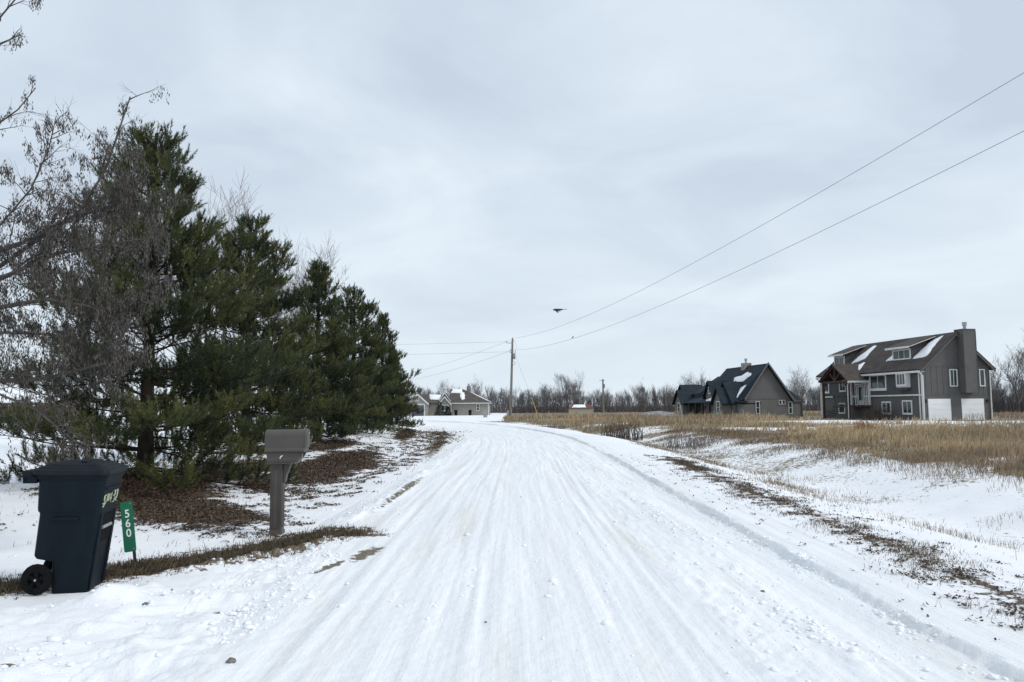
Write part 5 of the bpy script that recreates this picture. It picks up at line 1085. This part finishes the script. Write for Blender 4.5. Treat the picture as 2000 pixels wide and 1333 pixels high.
# brush clumps
def brush(x, y, rx, h, n_, label, cols, seed, name='brush_shrub'):
    rg_ = np.random.default_rng(seed); t_ = empty(name, (x, y, gz(x, y)), 0); tag(t_, label, 'shrub')
    mb = MB(); rs_ = random.Random(seed)
    for k in range(n_):
        a = rs_.uniform(0, 6.28); r_ = rx * rs_.random() ** .6; p = Vector((r_ * math.cos(a), r_ * math.sin(a) * .7, -.05)); hh_ = h * rs_.uniform(.45, 1.1)
        q = p + Vector((rs_.uniform(-.3, .3) * hh_, rs_.uniform(-.3, .3) * hh_, hh_)); m_ = p.lerp(q, .5) + Vector((rs_.uniform(-.08, .08), rs_.uniform(-.08, .08), 0))
        w_ = .006 + .00022 * y; mb.tube([p, m_, q], [w_, w_ * .7, w_ * .3], 3, False)
        for j in range(2):
            s_ = m_.lerp(q, rs_.random()); mb.tube([s_, s_ + Vector((rs_.uniform(-.25, .25), rs_.uniform(-.25, .25), rs_.uniform(.05, .3))) * h], [w_ * .5, w_ * .25], 3, False)
    o = mb.build('stems', cols, t_); o['kind'] = 'stuff'; return t_
M['stem_dark'] = pmat('dark_stem', (0.07, 0.055, 0.045), (0.13, 0.10, 0.08), 3, .85, spec=.1); M['stem_red'] = pmat('rusty_stem', (0.24, 0.11, 0.05), (0.33, 0.16, 0.08), 3, .85, spec=.1)
M['stem_grey'] = pmat('grey_stem', (0.16, 0.14, 0.13), (0.24, 0.21, 0.19), 3, .85, spec=.1)
brush(5.7, 40.2, 1.1, .85, 190, 'dark twiggy brush clump at the road edge before the bend', M['stem_dark'], 1)
brush(8.6, 36.5, 1.5, .55, 170, 'low grey brush beyond the ditch near the bend', M['stem_grey'], 2)
brush(17.3, 38.0, .55, .75, 60, 'small rusty orange weed bush in the tall grass', M['stem_red'], 3)
brush(40.5, 68.5, 1.5, .8, 34, 'grey weeds growing before the left garage door', M['stem_grey'], 4)
brush(45.0, 69.5, 1.5, .8, 26, 'grey weeds growing before the right garage door', M['stem_grey'], 5)
brush(36.4, 77.0, 1.5, 1.5, 110, 'bare shrub below the entrance porch', M['stem_dark'], 6)
brush(3.1, 60.0, 1.2, .4, 90, 'low straw weeds at the outer edge of the bend', M['stem_grey'], 7)
# spruces and bins by the taupe house
def spruce(x, y, h, label, seed):
    t_ = empty('evergreen_shrub', (x, y, gz(x, y)), 0); tag(t_, label, 'shrub'); rs_ = random.Random(seed); P_, D_ = [], []
    MB().tube([(0, 0, -.1), (0, 0, h * .9)], [.05, .02], 6).build('trunk', M['bark'], t_)
    for k in range(500):
        z_ = h * rs_.random() ** 1.4; r_ = h * .36 * (1 - z_ / h) + .05; a = rs_.uniform(0, 6.28); f_ = rs_.random() ** .4
        P_.append((r_ * f_ * math.cos(a), r_ * f_ * math.sin(a), z_ + .05)); D_.append((math.cos(a), math.sin(a), .3))
    o = link('crown', needle_mesh('crown', np.array(P_), np.array(D_), np.full(500, .2), np.full(500, .02), 8, .16, .05, np.random.default_rng(seed)), M['needles'], t_); o['kind'] = 'stuff'
spruce(-14.3, 151.5, 2.6, 'dark upright evergreen beside the taupe house garage', 1); spruce(-12.6, 150.5, 1.7, 'small round evergreen before the taupe house window', 2)
for x, y, lb in ((-11.2, 152.8, 'dark green cart standing against the taupe house wall'), (-8.4, 152.6, 'black lidded bin standing under the taupe house window')):
    t_ = empty('yard_cart' if 'cart' in lb else 'yard_bin', (x, y, gz(x, y)), 0); tag(t_, lb, 'cart' if 'cart' in lb else 'lidded_bin')
    MB().loft([rrect(-.25, .25, .25, 0, .05), rrect(-.32, .32, .32, 1.0, .06)]).build('body', M['bin'], t_); MB().loft([rrect(-.34, .34, .34, 1.0, .06), rrect(-.3, .3, .3, 1.1, .06)]).build('lid', M['binlid'], t_)
# gravel heap
gm = MB(); rs_ = random.Random(4); rings = []
for j, (r_, z_) in enumerate(((2.6, -.2), (2.2, .25), (1.6, .6), (.9, .95), (.3, 1.1))): rings.append([(r_ * 1.2 * math.cos(a) * rs_.uniform(.92, 1.08), r_ * math.sin(a) * rs_.uniform(.92, 1.08), z_ + rs_.uniform(-.06, .06)) for a in np.linspace(0, 6.283, 18, endpoint=False)])
M['gravel'] = pmat('grey_gravel', (0.13, 0.13, 0.135), (0.34, 0.34, 0.35), 1.5, .9, .8, 9)
g_ = gm.loft(rings).build('gravel_heap', M['gravel'], None, True); g_.location = (18.6, 99, gz(18.6, 99)); g_.scale = (1.2, 1, .8); tag(g_, 'grey snow dusted gravel heap left of the gabled house', 'heap')
# stones lying on the packed snow
M['stone_dark'] = pmat('wet_stone', (0.10, 0.095, 0.09), (0.22, 0.21, 0.20), 30, .8, .4, 60)
for k, (x, y, r_, lb) in enumerate(((-1.78, 4.98, .030, 'grey stone lying in the snow at the driveway mouth'), (-2.99, 6.4, .030, 'dark clod beside the little snow heap'), (-.21, 5.88, .012, 'tiny dark pebble on the packed road snow'), (2.12, 6.7, .02, 'brown clod on the right hand windrow'))):
    rs_ = random.Random(k); rings = [[(r_ * q * math.cos(a) * rs_.uniform(.75, 1.25), r_ * q * .8 * math.sin(a) * rs_.uniform(.75, 1.25), r_ * zz_) for a in np.linspace(0, 6.283, 9, endpoint=False)] for q, zz_ in ((.7, -.3), (1, .15), (.85, .5), (.4, .8))]
    o = MB().loft(rings).build('stone', M['stone_dark'], None); o.location = (x, y, gz(x, y)); tag(o, lb, 'stone')
